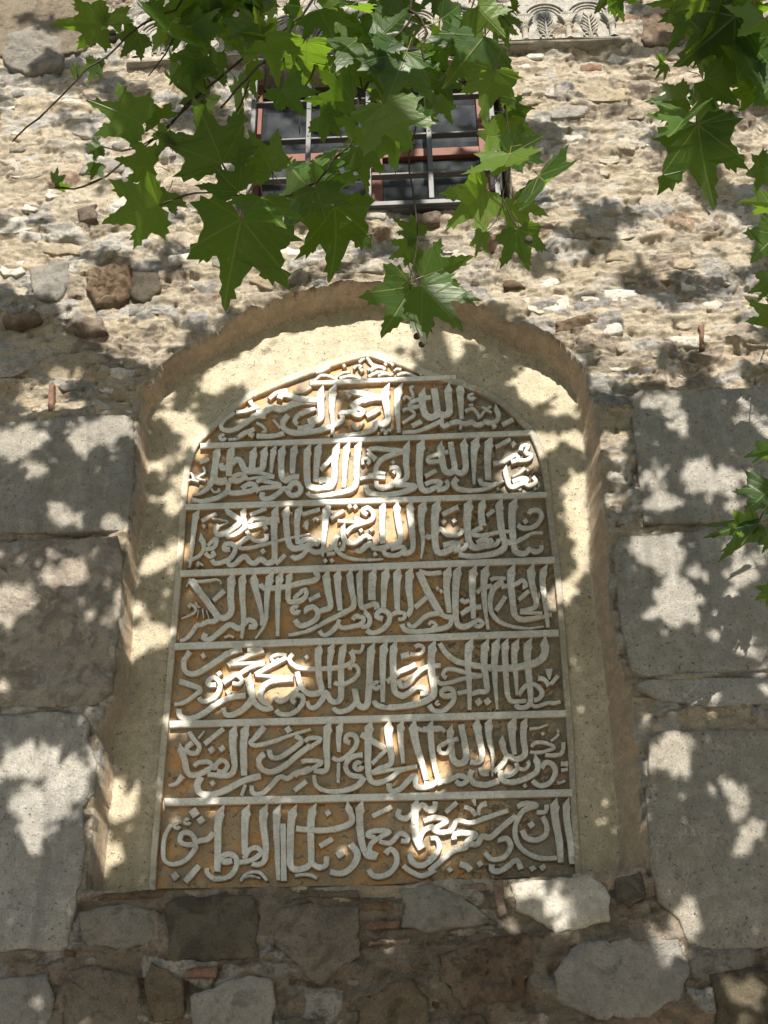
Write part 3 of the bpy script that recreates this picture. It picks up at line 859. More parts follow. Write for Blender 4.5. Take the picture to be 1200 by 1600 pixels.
T(6, 450, 1115, 5, '''30|130,222 160,190 255,195 168,262
32|100,378 150,365 262,375 200,420 130,455 80,462 50,492
a56,34|308,75 300,250 305,400 280,445 198,440
a52,26|405,75 395,180 396,300
L24|396,380 390,542
38,30|490,222 450,210 465,165 522,170 537,230 480,310 400,360 343,338
a56,30|630,70 625,250 625,400 640,510 700,537 800,500 880,440 1012,410
L42|568,158 680,222 772,278
L28|772,272 650,392
a60,28|775,70 790,220 806,380 720,420 648,462
L24|660,467 800,435 1012,412
a52,26|878,65 880,200 902,392
36|587,318 500,335 450,400 480,470 585,492
44,28|597,490 540,560 420,602 300,602 220,560 203,475
o48|550,405
a62,38|968,72 1000,230 1050,400 1082,520
30|980,100 1060,125 1200,118
40|788,540 800,600 870,590 940,520 992,480 1000,560 1060,577 1120,560 1170,520
a46,36|1110,68 1122,250 1150,430 1190,560''')
T(6, 660, 1105, 5, '''36|100,560 150,577 200,572 290,530 352,565 300,597 258,570
28|0,160 60,165 130,155 182,188
34|10,590 80,602 130,572
a46|212,155 222,280 240,400 290,437 340,400 330,280 302,130
a58,38|415,100 442,230 467,380 430,427 370,420
30|285,242 190,270 128,310 140,350 192,355 225,295
a54,14|515,95 520,230 550,380 545,542
a68,28|700,92 702,230 722,372
a48,36|795,95 790,230 802,360 740,402 668,380 640,422 600,470 555,502
a48,34|612,240 640,340 672,390
34|450,468 470,515 522,515
42|392,487 370,540 410,590 500,602 602,570
32|630,542 700,520 742,470 730,430
28|742,470 800,482 832,440 820,415
a42,38|872,385 900,440 890,500 810,552 700,582 620,560 608,487
36|930,482 960,430 1010,440 1042,500 1000,582 920,612 858,568
22,14|832,165 900,160 985,128
d24|940,205 1060,185
20|1000,262 1040,235 1070,200
26|848,312 880,275 960,275 1032,310 960,342 880,352 838,342
30|1100,270 1102,320 1080,362 1030,372 958,370
L36|1078,440 1142,440
L26|1080,490 1140,480
22|1048,592 1120,572
d28|800,612''')
T(7, 235, 1240, 5, '''d60|340,147
d48|392,205
o34|285,217 205,250
30,40|165,235 115,320 98,430 110,520 180,550 270,520 340,440 352,400 280,395 230,370 245,310 300,303 340,340 350,372 400,362 450,350 492,298
a58,44|545,108 526,250 525,420 520,612
a58,40|745,105 736,250 735,480
a58,36|885,102 880,230 900,400 890,520 840,552 788,545
36|728,512 770,440 830,420 862,460 800,510 690,537
44,34|640,520 575,532 563,490 620,470 672,510 660,590 600,650 500,662 445,620 440,575
a56,30|985,110 985,300 1000,680
L40|1035,230 1042,685
24|698,682 760,620 850,615 912,682
16|720,662 790,640 862,662
d50|190,642
L42|268,692 382,558
18|780,640 800,650 810,640''')
T(7, 440, 1240, 5, '''a58,38|85,110 72,250 66,420 70,560 120,592 200,570 230,540 280,572 340,560 352,485
a56,44|242,95 226,250 230,420 230,540
a44,40|505,82 545,170 540,225 450,265 300,285 108,268
d38|360,147
L36|293,412 402,345
d52|455,470
50,42|535,388 592,470 560,560 470,622 375,608
a58,42|608,76 610,250 632,400 670,480 745,495
36|755,482 692,450 700,390 780,332 842,300 780,285 692,295 668,322 735,342
L34|703,177 862,98
36|758,370 850,382 920,310 980,330 982,370 930,365
40|808,472 850,430 897,480 890,560 820,632 720,642 678,588
40|922,118 910,170 970,190 1040,140 1100,82 1140,120 1192,108
a54|1042,55 1040,200 1052,350 1100,432
44|1008,468 1020,530 1100,560 1202,480
38|948,558 1000,602 1100,642 1202,590
40|1192,250 1110,290 1080,372 1102,432
34|1192,190 1108,212
26|100,640 200,630 280,660''')
T(7, 670, 1230, 5, '''36|52,105 40,180 -5,182
L34|128,197 222,112
40,34|-10,250 60,235 140,262 60,310 40,332 100,352 180,332 222,258 330,275 450,235 625,178
34|272,150 330,170 372,222
38,16|348,88 365,142
44,22|455,122 400,150 390,222
40|200,412 200,370 280,355 372,372 300,420 290,470 200,492 120,552 0,655
42|308,437 380,440 420,380 480,390 560,320 685,217
36|10,400 60,400 82,460 60,520 -5,562
40,36|560,432 560,410 610,400 642,460 590,542 500,562 433,507
40,34|688,152 750,125 842,140 740,180 680,290 680,400 740,490 860,550 1005,550
34|840,192 910,190 922,128
42,36|730,332 760,390 840,412 912,370 922,300 888,225
d44|800,292
a60,44|975,105 990,250 1020,420 1032,592
a54,40|1072,105 1080,250 1105,420 1122,602
d38|165,642 400,597
46|238,598 290,612 332,652
40|490,600 500,652 580,642 682,570 722,642
d42|810,632 890,627''')
# ------------------------------------------------------------------ barred window
def plain(name, col, rough=.5, spec=.4, metal=0., nsc=30, amt=.25, bump=.0006, dirt=(.2, .18, .15)):
    t = NT(name); n = t.noise(nsc, 4, .6); c = t.mix(t.ramp(n, .4, .75, 0, amt), col, dirt)
    t.bsdf(c, rough, t.bump(t.noise(nsc*3, 3), bump), spec, Metallic=metal); return t.m
M_IRON = plain('grey_painted_iron', (.045, .047, .05), .5, .5, nsc=18, amt=.4, dirt=(.12, .11, .10))
M_WOOD = plain('red_painted_wood', (.12, .04, .025), .6, .3, nsc=12, amt=.5, dirt=(.20, .09, .06))
M_GLASS = plain('dusty_window_glass', (.02, .022, .026), .06, .6, nsc=7, amt=.5, bump=.0001, dirt=(.07, .075, .08))
M_BLACK = plain('dark_room', (.02, .02, .02), .9)
def boxm(x0, x1, y0, y1, z0, z1, mat, bev=.002):
    b = min(bev, (x1-x0)/3, (y1-y0)/3, (z1-z0)/3)
    c = ((x0+x1)/2, (y0+y1)/2, (z0+z1)/2); h = ((x1-x0)/2, (y1-y0)/2, (z1-z0)/2); V = []; id_ = {}
    for sx in (-1, 1):
        for sy in (-1, 1):
            for sz in (-1, 1):
                for k in range(3):
                    v = [sx*(h[0]-b), sy*(h[1]-b), sz*(h[2]-b)]; v[k] = (sx, sy, sz)[k]*h[k]
                    id_[(sx, sy, sz, k)] = len(V); V.append(tuple(v))
    F = []
    for k in range(3):
        a, d = [q for q in range(3) if q != k]
        for s in (-1, 1):
            f = []
            for (u, v) in ((-1, -1), (1, -1), (1, 1), (-1, 1)):
                q = [0, 0, 0]; q[k] = s; q[a] = u; q[d] = v; f.append(id_[(*q, k)])
            F.append(tuple(f))
        for u in (-1, 1):
            for v in (-1, 1):
                f = []
                for (s, kk) in ((-1, a), (1, a), (1, d), (-1, d)):
                    q = [0, 0, 0]; q[k] = s; q[a] = u; q[d] = v; f.append(id_[(*q, kk)])
                F.append(tuple(f))
    for sx in (-1, 1):
        for sy in (-1, 1):
            for sz in (-1, 1): F.append(tuple(id_[(sx, sy, sz, k)] for k in range(3)))
    m = mesh('part', V, F, [mat]); return m, c
def part_box(name, parent, x0, x1, y0, y1, z0, z1, mat, **k):
    m, c = boxm(x0, x1, y0, y1, z0, z1, mat, **k); m.name = name
    return obj(name, m, parent, c)
zz = lambda px, py, Y: unp((px, py), Y)[0, 2]
xx_ = lambda px, py, Y: unp((px, py), Y)[0, 0]
YG, YW = .0, .10      # iron bars; window joinery
gx0, gx1 = xx_(388, 320, -.02), xx_(780, 318, -.02)
wf = obj('window', boxm(WX0+.002, WX1-.002, .24, .262, WZ0+.002, WZ1-.002, M_BLACK)[0], wall, ((WX0+WX1)/2, .251, (WZ0+WZ1)/2))
wf['label'] = 'dark window with red wooden frame behind iron bars'
def wbox(name, *a, **k):
    o = part_box(name, wf, *a, **k); o.location = Vector(o.location)-wf.location; return o
zb = zz(600, 330, YW); zt = zz(600, 108, YW)
fx0, fx1 = xx_(392, 200, YW), xx_(760, 200, YW); zc = zz(700, 236, YW)
wbox('frame_stile', fx0, fx0+.055, YW, YW+.06, WZ0, WZ1, M_WOOD)
wbox('frame_stile', fx1-.045, fx1, YW, YW+.06, WZ0, WZ1, M_WOOD)
wbox('frame_rail', fx0+.055, fx1-.045, YW+.002, YW+.058, zt-.0, zt+.07, M_WOOD)
wbox('frame_rail', fx0+.055, fx1-.045, YW+.002, YW+.058, zc-.025, zc+.03, M_WOOD)
wbox('frame_rail', fx0+.055, fx1-.045, YW+.002, YW+.058, WZ0, WZ0+.05, M_WOOD)
xm = xx_(590, 320, YW)
wbox('frame_stile', xm-.028, xm+.028, YW+.004, YW+.062, WZ0+.05, zc-.025, M_WOOD)
wbox('frame_stile', xm-.028, xm+.028, YW+.004, YW+.062, zc+.03, zt, M_WOOD)
for a, b in ((fx0+.055, xm-.028), (xm+.028, fx1-.045)):
    for c, d in ((WZ0+.05, zc-.025), (zc+.03, zt)):
        o = wbox('pane', a+.001, b-.001, YW+.03, YW+.036, c+.001, d-.001, M_GLASS, bev=.0005)
        o.rotation_euler = (R(RNG.uniform(-.8, .8)), 0, R(RNG.uniform(-.8, .8)))
gr = obj('window_grille', boxm(gx0, gx1, -.052, -.030, 0, .028, M_IRON)[0], wall, ((gx0+gx1)/2, -.041, zz(600, 321, -.05)+.014))
gr['label'] = 'grey iron window grille of crossed flat bars'
def gbox(name, *a, **k):
    o = part_box(name, gr, *a, **k); o.location = Vector(o.location)-gr.location; return o
for py in (272, 211, 152):
    z0 = zz(670, py, -.04); gbox('crossbar', gx0+.0, gx1, -.048, -.012, z0, z0+.012, M_IRON)
zbot = zz(600, 321, -.05)+.03; ztp = zz(600, 88, -.04)
for px in (392, 481, 576, 672, 774):
    x0 = xx_(px, 250, -.05); z1 = ztp
    gbox('upright_bar', x0-.013, x0+.013, -.058, -.0495, zbot, z1, M_IRON)
    for py in (268, 207, 148):
        z0 = zz(670, py, -.05); gbox('rivet', x0-.005, x0+.005, -.062, -.0585, z0, z0+.010, M_IRON)
gbox('crossbar', gx0, gx1, -.048, -.020, ztp, ztp+.02, M_IRON)
gbox('bottom_plate', gx0, gx1, -.030, .02, zbot-.034, zbot-.026, M_IRON)

# ------------------------------------------------------------------ carved marble frieze with little columns and palmettes
M_FRZ = stone_mat('weathered_frieze_marble', (.36, .35, .32), (.44, .40, .33), pit=.52, bump=.004, fine=.002, rnd=.04, spk=.7)
fz0 = FRZ; fh = .42
fw = FRX1-FRX0
frz = obj('carved_frieze', boxm(FRX0, FRX1, -.004, .05, fz0, fz0+fh, M_FRZ)[0], wall, ((FRX0+FRX1)/2, .023, fz0+fh/2))
frz['label'] = 'marble frieze carved with small columns, arches and palmettes'
def fobj(name, V, F, smooth=True):
    V = np.asarray(V, float)-np.array(frz.location); return obj(name, mesh(name, V, F, [M_FRZ], smooth), frz)
def tube(P, r, n=6):
    P = np.asarray(P, float); r = np.broadcast_to(np.asarray(r, float), (len(P),)); V = []; F = []
    d = np.gradient(P, axis=0); d /= np.maximum(np.linalg.norm(d, axis=1), 1e-9)[:, None]
    up = np.array([0.13, -.95, .2]) if abs(d[0] @ np.array([0.13, -.95, .2])) < .9 else np.array([1., 0, 0])
    for i in range(len(P)):
        a = np.cross(d[i], up); a /= np.linalg.norm(a); b = np.cross(d[i], a); up = np.cross(a, d[i]) if False else up
        for k in range(n):
            t = 2*math.pi*k/n; V.append(P[i]+(a*math.cos(t)+b*math.sin(t))*r[i])
    for i in range(len(P)-1):
        for k in range(n): F.append((i*n+k, i*n+(k+1) % n, (i+1)*n+(k+1) % n, (i+1)*n+k))
    F.append(tuple(range(n-1, -1, -1))); F.append(tuple((len(P)-1)*n+k for k in range(n)))
    return V, F
def join(L):
    V = []; F = []
    for v, f in L:
        b = len(V); V += [tuple(q) for q in v]; F += [tuple(i+b for i in g) for g in f]
    return V, F
def revolve(prof, cx, cy, n=12):
    V = []; F = []
    for (r, z) in prof:
        for k in range(n):
            t = 2*math.pi*k/n; V.append((cx+r*math.cos(t), cy+r*math.sin(t), z))
    for i in range(len(prof)-1):
        for k in range(n): F.append((i*n+k, i*n+(k+1) % n, (i+1)*n+(k+1) % n, (i+1)*n+k))
    return V, F
led = stroke  # (the ledge follows the slab foot)
V, F, _ = stone_mesh(np.array([[FRX0-.01, fz0-.028], [FRX1+.012, fz0-.028], [FRX1+.012, fz0+.004], [FRX0-.01, fz0+.004]]), depth=.034, yb=.03, rings=2, amp=.003, nscale=14, edge=.007, seg=.03)
o = fobj('ledge', V+np.array([(FRX0+FRX1)/2+.001, 0, fz0-.012]), F)
xc = [xx_(p, 40, -.03) for p in (820, 887, 957)]; sp = (xc[2]-xc[0])/2; cols = [xc[0]+sp*k for k in range(-9, 3)]
cols = [c for c in cols if FRX0+.04 < c < FRX1-.02]
for c in cols:
    z0 = fz0+.006; cyy = -.014
    V, F = revolve([(.030, z0), (.030, z0+.010), (.024, z0+.014), (.020, z0+.018), (.0175, z0+.03), (.0165, z0+.10), (.020, z0+.105), (.026, z0+.110), (.024, z0+.118), (.020, z0+.121)], c, cyy)
    fobj('column', V, F)
    L = []
    for s in (-1, -.6, -.2, .2, .6, 1):
        P = [(c+s*.012, cyy-.012, z0+.118), (c+s*.020, cyy-.018, z0+.150), (c+s*.036, cyy-.022, z0+.178), (c+s*.052, cyy-.016, z0+.192)]
        L.append(tube(P, [.006, .0075, .0075, .005], 6))
    L.append(revolve([(.016, z0+.117), (.020, z0+.14), (.034, z0+.17), (.050, z0+.19), (.052, z0+.196), (.0, z0+.197)], c, .0)); fobj('capital', *join(L))
for i in range(len(cols)-1):
    m = (cols[i]+cols[i+1])/2; L = []
    for r, yy in ((sp*.49, -.012), (sp*.40, -.008), (sp*.31, -.006)):
        P = [(m+r*math.cos(t), yy, fz0+.206+r*1.0*math.sin(t)) for t in np.linspace(0, math.pi, 14)]
        L.append(tube(P, .0055, 6))
    fobj('arch', *join(L))
    L = [tube([(m, -.008, fz0+.01), (m, -.014, fz0+.08), (m, -.012, fz0+.14), (m, -.010, fz0+.23)], [.006, .007, .006, .004])]
    for k, (h, ln) in enumerate(((.06, .045), (.085, .052), (.11, .048), (.135, .042), (.16, .034), (.19, .026))):
        for s in (-1, 1):
            P = [(m, -.008, fz0+h), (m+s*ln*.5, -.013, fz0+h+.022), (m+s*ln*.9, -.012, fz0+h+.050)]
            L.append(tube(P, [.004, .0075, .003]))
    for s in (-1, 1):
        P = []
        for t in np.linspace(0, 3.9, 14):
            rr = .020*(1-t/5.2); P.append((m+s*(.026-rr*math.cos(t+.3)), -.010, fz0+.052+rr*math.sin(t+.3)))
        L.append(tube([(m+s*.008, -.008, fz0+.012)]+P, .0045))
    fobj('palmette', *join(L))

# ------------------------------------------------------------------ ground
def ground_mat():
    t = NT('packed_earth_paving'); n = t.noise(.8, 5, .6); m = t.noise(14, 5, .7)
    c = t.mix(t.ramp(n, .35, .65), (.30, .27, .22), (.40, .37, .31)); c = t.mix(t.ramp(m, .4, .7, 0, .4), c, (.20, .18, .14))
    t.bsdf(c, .95, t.bump(m, .01), .15); return t.m
V = [(-120, -160, 0), (120, -160, 0), (120, 60, 0), (-120, 60, 0)]
obj('ground', mesh('ground', V, [(0, 1, 2, 3)], [ground_mat()]), None, None, 'structure')
# ------------------------------------------------------------------ the plane tree: leaves
def leaf_mat():
    t = NT('plane_leaf'); uv = t.n('ShaderNodeUVMap').outputs[0]; s = t.n('ShaderNodeSeparateXYZ'); t.l(uv, s.inputs[0])
    ax = t.math('ABSOLUTE', s.outputs[0]); y = s.outputs[1]; v = None
    for ang, wd in ((0, .014), (48, .011), (98, .009)):
        sa, ca = math.sin(R(ang)), math.cos(R(ang))
        d = t.math('ABSOLUTE', t.math('SUBTRACT', t.math('MULTIPLY', ax, ca), t.math('MULTIPLY', y, sa)))
        al = t.math('ADD', t.math('MULTIPLY', ax, sa), t.math('MULTIPLY', y, ca))
        q = t.math('MULTIPLY', t.ramp(d, wd*.4, wd*1.4, 1, 0), t.ramp(al, -.02, .02)); v = q if v is None else t.math('MAXIMUM', v, q)
    # side veins: fine ribs branching off the midrib
    rb = t.math('SINE', t.math('MULTIPLY', t.math('SUBTRACT', y, t.math('MULTIPLY', ax, .75)), 52.))
    v2 = t.ramp(rb, .93, 1.0, 0, .35); v = t.math('MAXIMUM', v, v2)
    oi = t.n('ShaderNodeObjectInfo').outputs['Random']; n = t.noise(16, 4, .6)
    c = t.mix(t.ramp(n, .35, .7), (.024, .062, .014), (.048, .105, .020))
    c = t.mix(t.ramp(oi, .45, 1.0, 0, .9), c, (.12, .19, .03))
    c = t.mix(t.ramp(oi, .45, .1, 0, .8), c, (.016, .038, .012))
    c = t.mix(t.ramp(t.noise(11, 6, .75), .58, .66, 0, .7), c, (.13, .10, .035))
    c = t.mix(t.math('MULTIPLY', v, .55), c, (.22, .28, .09))
    tc = t.mix(.6, c, (.32, .56, .02)); tc = t.mix(t.math('MULTIPLY', v, .4), tc, (.10, .18, .01))
    b = t.bsdf(c, .42, t.bump(v, .002, t.bump(n, .002)), .42)
    tr = t.n('ShaderNodeBsdfTranslucent'); t.l(tc, tr.inputs[0]); mx = t.n('ShaderNodeMixShader'); mx.inputs[0].default_value = .45
    t.l(b.outputs[0], mx.inputs[1]); t.l(tr.outputs[0], mx.inputs[2]); t.l(mx.outputs[0], t.out.inputs[0]); return t.m
M_LEAF = leaf_mat()
M_BARK = stone_mat('plane_bark', (.075, .06, .045), (.13, .11, .085), bump=.003, fine=.001, sc=3, rnd=.1)
M_TRUNK = stone_mat('plane_trunk_bark', (.24, .21, .15), (.38, .35, .26), bump=.006, fine=.002, sc=1, rnd=.1)
M_STALK = plain('leaf_stalk', (.13, .12, .03), .6)
HALF = [(.05, .93), (.065, .86), (.125, .84), (.10, .74), (.155, .68), (.17, .60), (.20, .535), (.25, .48), (.32, .51), (.335, .565), (.40, .60), (.43, .575),
        (.50, .655), (.52, .60), (.70, .66), (.635, .555), (.66, .47), (.57, .44), (.56, .345), (.53, .31), (.49, .245), (.52, .19), (.56, .15), (.59, .10),
        (.72, .05), (.60, .01), (.585, -.06), (.47, -.045), (.42, -.12), (.29, -.085), (.20, -.12), (.10, -.05)]
def leaf_mesh(seed, curl=.25, fold=.15, small=False, stalk=True):
    g = np.random.default_rng(seed); nj = .035
    wl = g.uniform(.88, 1.12); lobes = g.uniform(.9, 1.12, 4)
    def mk(sgn, k0):
        H = np.array(HALF) if not small else np.array([HALF[i] for i in (2, 7, 10, 14, 18, 21, 24, 28)])
        H = H+g.normal(0, nj*(.5 if not small else .8), H.shape)*.6
        ang = np.arctan2(H[:, 0], H[:, 1]); f = 1+(lobes[k0]-1)*np.exp(-((ang-.8)/.3)**2)+(lobes[k0+1]-1)*np.exp(-((ang-1.6)/.3)**2)
        H = H*f[:, None]; H[:, 0] *= wl; return [(sgn*a, b) for a, b in H]
    Rt = mk(1, 0); Lt = mk(-1, 2); spine = [(0, 0), (0, .22), (0, .42), (0, .6), (0, .8), (g.normal(0, .02), 1.0)]
    if small: spine = [(0, 0), (0, .45), (0, 1.0)]
    P = spine+Rt+Lt; ns = len(spine); F = []
    from mathutils.geometry import tessellate_polygon
    for a, o in ((ns, 1), (ns+len(Rt), -1)):
        n = len(Rt); loop = list(range(ns-1, 0, -1))+[0]+list(range(a+n-1, a-1, -1))
        tri = tessellate_polygon([[Vector((P[i][0], P[i][1], 0)) for i in loop]])
        for tcs in tri:
            q = [loop[i] for i in tcs]
            ar = (P[q[1]][0]-P[q[0]][0])*(P[q[2]][1]-P[q[0]][1])-(P[q[2]][0]-P[q[0]][0])*(P[q[1]][1]-P[q[0]][1])
            F.append(tuple(q) if ar > 0 else (q[0], q[2], q[1]))
    V = []; P = [(a*.80, b) for a, b in P]; a1, a2 = g.uniform(0, 6.28, 2); cu = curl*g.uniform(.4, 1.5)*g.choice([1, 1, 1, -.5]); fo = fold*g.uniform(0, 1.6)
    for (x_, y_) in P:
        r = math.hypot(x_, y_); th = math.atan2(x_, y_)
        z_ = -cu*r*r+fo*abs(x_)+.045*r*math.sin(3*th+a1)+.05*r*r*math.sin(5*th+a2)
        V.append((x_, y_, z_))
    nl = len(F); b = len(V); mi = [0]*nl
    if stalk:
        tv, tf = tube([(0, .02, 0), (g.normal(0, .03), -.18, -.03), (g.normal(0, .06), -.42, g.normal(-.02, .08))], [.010, .009, .013], 4)
        V += [tuple(q) for q in tv]; F += [tuple(i+b for i in f) for f in tf]; mi += [1]*len(tf)
    m = mesh('leaf', V, F, [M_LEAF, M_STALK], False, mi)
    uvl = m.uv_layers.new(name='UVMap'); co = np.array([v[:2] for v in V]); li = np.zeros(len(m.loops), np.int32)
    m.loops.foreach_get('vertex_index', li); uvl.data.foreach_set('uv', co[li].astype(np.float32).ravel()); return m
tree = thing('plane_tree', 'plane tree whose leafy branches hang down in front of the top of the wall', 'tree', (1.9, -7.2, 0))
TL = Vector(tree.location)
def tobj(name, m, **k):
    o = obj(name, m, tree, **k); o.location = Vector(o.location)-TL if k.get('loc') is not None else -TL; return o
LM = [leaf_mesh(s, .32, .22) for s in range(18)]; LC = [leaf_mesh(40+s, curl=1.1, fold=.5) for s in range(3)]
def put_leaf(J, Tp, roll=0., tilt=0., wid=1., mm=None):
    """leaf lying from stalk joint J towards lobe tip Tp, its face turned to a viewer below by roll / tilt"""
    J = np.array(J); ax = np.array(Tp)-J; L = np.linalg.norm(ax); y_ = ax/L
    v = CAM-J; v /= np.linalg.norm(v); zv = v-(v@y_)*y_; zv /= np.linalg.norm(zv); xv = np.cross(y_, zv)
    zv, xv = zv*math.cos(roll)+xv*math.sin(roll), xv*math.cos(roll)-zv*math.sin(roll)
    s = -1 if RNG.random() < .75 else 1       # mostly the underside is seen
    m = Matrix.Identity(4)
    for i in range(3): m[i][0], m[i][1], m[i][2], m[i][3] = s*xv[i]*L*wid, y_[i]*L, s*zv[i]*L, J[i]-TL[i]
    o = obj('leaf', mm or LM[int(RNG.integers(len(LM)))], tree); o.matrix_local = m; return o
def leaf_px(jx, jy, tx, ty, d=2.6, wid=1., roll=None, dt=None, mm=None):
    if jx > 1179 and jy > 300:      # the sprays at the right edge hang close to the wall
        Y = -.52+RNG.normal(0, .05); return put_leaf(unp((jx, jy), Y)[0], unp((tx, ty), Y+RNG.normal(0, .04))[0], RNG.normal(0, .3), 0, wid, mm)
    dt = RNG.normal(0, .05) if dt is None else dt
    return put_leaf(unpd((jx, jy), d)[0], unpd((tx, ty), d+dt)[0], RNG.normal(0, .35) if roll is None else roll, 0, wid, mm)
BIG = '''163,38,85,35,1 175,20,190,62,1 150,93,147,134,1.1 217,52,188,92,1 222,192,134,153,1 268,35,246,84,1 317,86,262,117,1 252,185,231,158,1
347,255,308,150,1.1 425,268,392,204,1.15 373,300,335,262,1 248,320,155,345,.95 377,342,345,487,1 410,308,440,378,1 85,288,101,274,1
150,255,141,282,1 240,260,178,246,1 262,300,236,338,1 522,322,540,442,1 494,293,512,356,1 495,292,562,276,1 480,290,432,238,1
760,297,688,360,.9 802,310,826,362,.95 842,274,884,316,.95 810,357,826,422,1 660,432,732,402,1 660,447,722,512,.9 645,447,588,533,.85
649,383,602,408,.8 655,370,612,334,.7 754,364,740,406,.6 600,162,642,248,1 635,82,604,158,.9 757,57,708,118,1.1 772,110,752,188,1.1
790,172,836,162,.9 777,212,733,214,.9 796,240,848,212,.95 797,240,770,292,1 790,180,812,250,1 415,68,398,8,1 480,65,476,132,1
562,105,503,124,1 552,160,490,152,1 557,196,528,228,1 382,112,407,158,1 1090,194,1106,328,.9 1091,190,1178,188,.8 1072,152,1008,162,1
1074,177,1044,224,.8 1149,25,1056,108,1.2 1107,117,1166,112,.9 1100,125,1160,168,.9 1184,14,1100,25,1 1215,118,1171,172,1 1200,262,1148,276,.8
960,-22,928,22,1 962,-25,968,36,1 1215,365,1160,412,1 1212,440,1162,455,.9 1208,702,1157,712,.7 1185,818,1105,832,.5 1205,762,1152,815,.8
1208,840,1172,848,.9 1210,922,1176,936,1 1202,318,1162,312,.8 1220,500,1165,470,.9 1035,95,1024,80,.5 1040,100,1032,112,.5
560,230,575,300,.9 590,60,640,20,1 700,90,640,60,1 745,10,790,60,1.1 540,20,500,60,1 470,10,440,60,1
620,130,560,110,1 690,30,735,0,1 610,200,580,255,1 320,150,270,130,.9 290,110,330,150,.9 350,110,300,90,1
440,140,480,190,.9 520,60,560,20,1 300,40,345,10,1 240,20,262,-10,1 120,120,112,98,.7 410,20,372,-10,1.1
560,60,600,110,1 500,180,540,215,1 630,20,600,-30,1.1 775,30,812,30,1 1180,90,1140,130,1 1195,30,1150,60,1.1 1120,60,1090,20,1 1190,130,1200,190,.9'''
for q in BIG.split():
    a = [float(v) for v in q.split(',')]; leaf_px(a[0], a[1], a[2], a[3], 2.6+RNG.normal(0, .08), a[4])
leaf_px(157, 228, 126, 246, 2.6, .7, 0, mm=LC[0]); leaf_px(650, 176, 692, 192, 2.5, .5, 0, mm=LC[1]); leaf_px(1180, 815, 1108, 830, 2.6, .5, .6, mm=LC[2])
nb = 0
for _ in range(4000):      # the dense middle of the branch
    if nb >= 46: break
    jx, jy = RNG.uniform(90, 800), RNG.uniform(-60, 250)
    dens = 0
    if 240 < jx < 800 and jy < 60: dens = 1
    elif 430 < jx < 740 and jy < 190-.3*abs(jx-600): dens = .8
    elif 500 < jx < 650 and jy < 250: dens = .5
    elif 230 < jx < 440 and 120 < jy < 250 and abs(jy-(330-.45*jx)) < 35: dens = .6
    if 560 < jy: dens = 0
    if RNG.random() > dens: continue
    a = RNG.uniform(-1.2, 1.2)+math.pi/2; L = RNG.uniform(34, 60)
    leaf_px(jx, jy, jx+L*math.cos(a), jy+L*math.sin(a), 2.75+RNG.normal(0, .18), RNG.uniform(.7, 1.1), RNG.normal(0, .6), RNG.normal(0, .10)); nb += 1
for _ in range(18):
    jx, jy = RNG.uniform(1070, 1230), RNG.uniform(-60, 95); a = RNG.uniform(.4, 3.0); L = RNG.uniform(50, 85)
    leaf_px(jx, jy, jx+L*math.cos(a), jy+L*math.sin(a), 2.75+RNG.normal(0, .15), RNG.uniform(.7, 1.1), RNG.normal(0, .6))
# the leaf close to the wall whose sharp shadow falls beside the niche
# ------------------------------------------------------------------ branches
def branch(P, r0, r1, mat=None, n=7, knots=True):
    P = np.asarray(P, float); Q = catmull(P, .03); k = len(Q); t = np.linspace(0, 1, k); r = r0+(r1-r0)*t
    if knots: r = r*(1+.25*(RNG.random(k) > .88)); Q = Q+RNG.normal(0, min(r0, .004)*.25, Q.shape)*(k > 8)
    V, F = tube(Q, r, n); return tobj('branch', mesh('branch', V, F, [mat or M_BARK], True))
def bpx(s, w0, w1, d=2.62, up=None):
    P = unpd(pts(s), d); k = d/FPX/2
    if up is not None: P = np.concatenate([np.array(up, float).reshape(-1, 3), P])
    return branch(P, w0*k, w1*k)
H1 = [[.35, -4.1, 5.1], [.15, -3.5, 4.6]]; H2 = [[.5, -4.0, 5.0], [.4, -3.4, 4.5]]
bpx('490,-5 455,35 415,70 400,76 370,100 340,125 310,150 270,190 230,225 185,260 145,285 115,295 85,293', 8, 3, up=[[.35, -4.1, 5.1], [.05, -3.4, 4.5], [-.12, -2.95, 4.05]])
bpx('340,125 290,165 262,200 215,230 180,235', 4, 2)
bpx('455,42 430,75 400,108 370,140 345,168', 5, 3)
bpx('418,70 416,100 414,130 404,155', 4, 2)
bpx('290,-8 262,20 240,28 200,55 165,90 140,105 122,122 95,150 60,185 40,200 20,220', 7, 2.5, up=[[-.1, -4.1, 5.0], [-.3, -3.4, 4.4], [-.38, -2.95, 4.0]])
bpx('122,122 120,105 121,98', 3, 1.5)
bpx('645,-5 643,20 637,37 622,52 605,70 590,100 572,135 560,155 557,190 545,228 520,250 495,285 450,305 415,310 360,304 305,301 275,312 248,321', 8, 2.5, up=[[.5, -4.0, 5.0], [.3, -3.4, 4.5], [.12, -2.95, 4.05]])
bpx('605,70 580,68 565,72', 4, 2)
bpx('637,15 650,22 660,37 666,52 660,70 663,100 665,125 655,180 640,240 643,290 650,330 652,380 645,420 640,440 645,480 650,510 655,522', 4.5, 1.5)
bpx('742,-5 744,20 758,45 760,90 770,110 785,145 792,180 795,240 790,290 785,310 800,340 810,357', 5, 2, up=[[.6, -3.9, 5.0], [.45, -3.3, 4.45], [.3, -2.95, 4.05]])
bpx('787,305 775,345 755,364', 2, 1.3)
bpx('640,445 655,446', 2, 1.5); bpx('652,375 656,368', 2, 1.5); bpx('495,290 497,305 515,322', 2.5, 2)
bpx('410,311 395,335 377,343', 2.5, 2); bpx('373,300 360,280 347,256', 2.5, 2); bpx('425,268 428,290 430,308', 2, 1.6)
bpx('157,228 175,233 190,236 216,230', 2, 2.5)
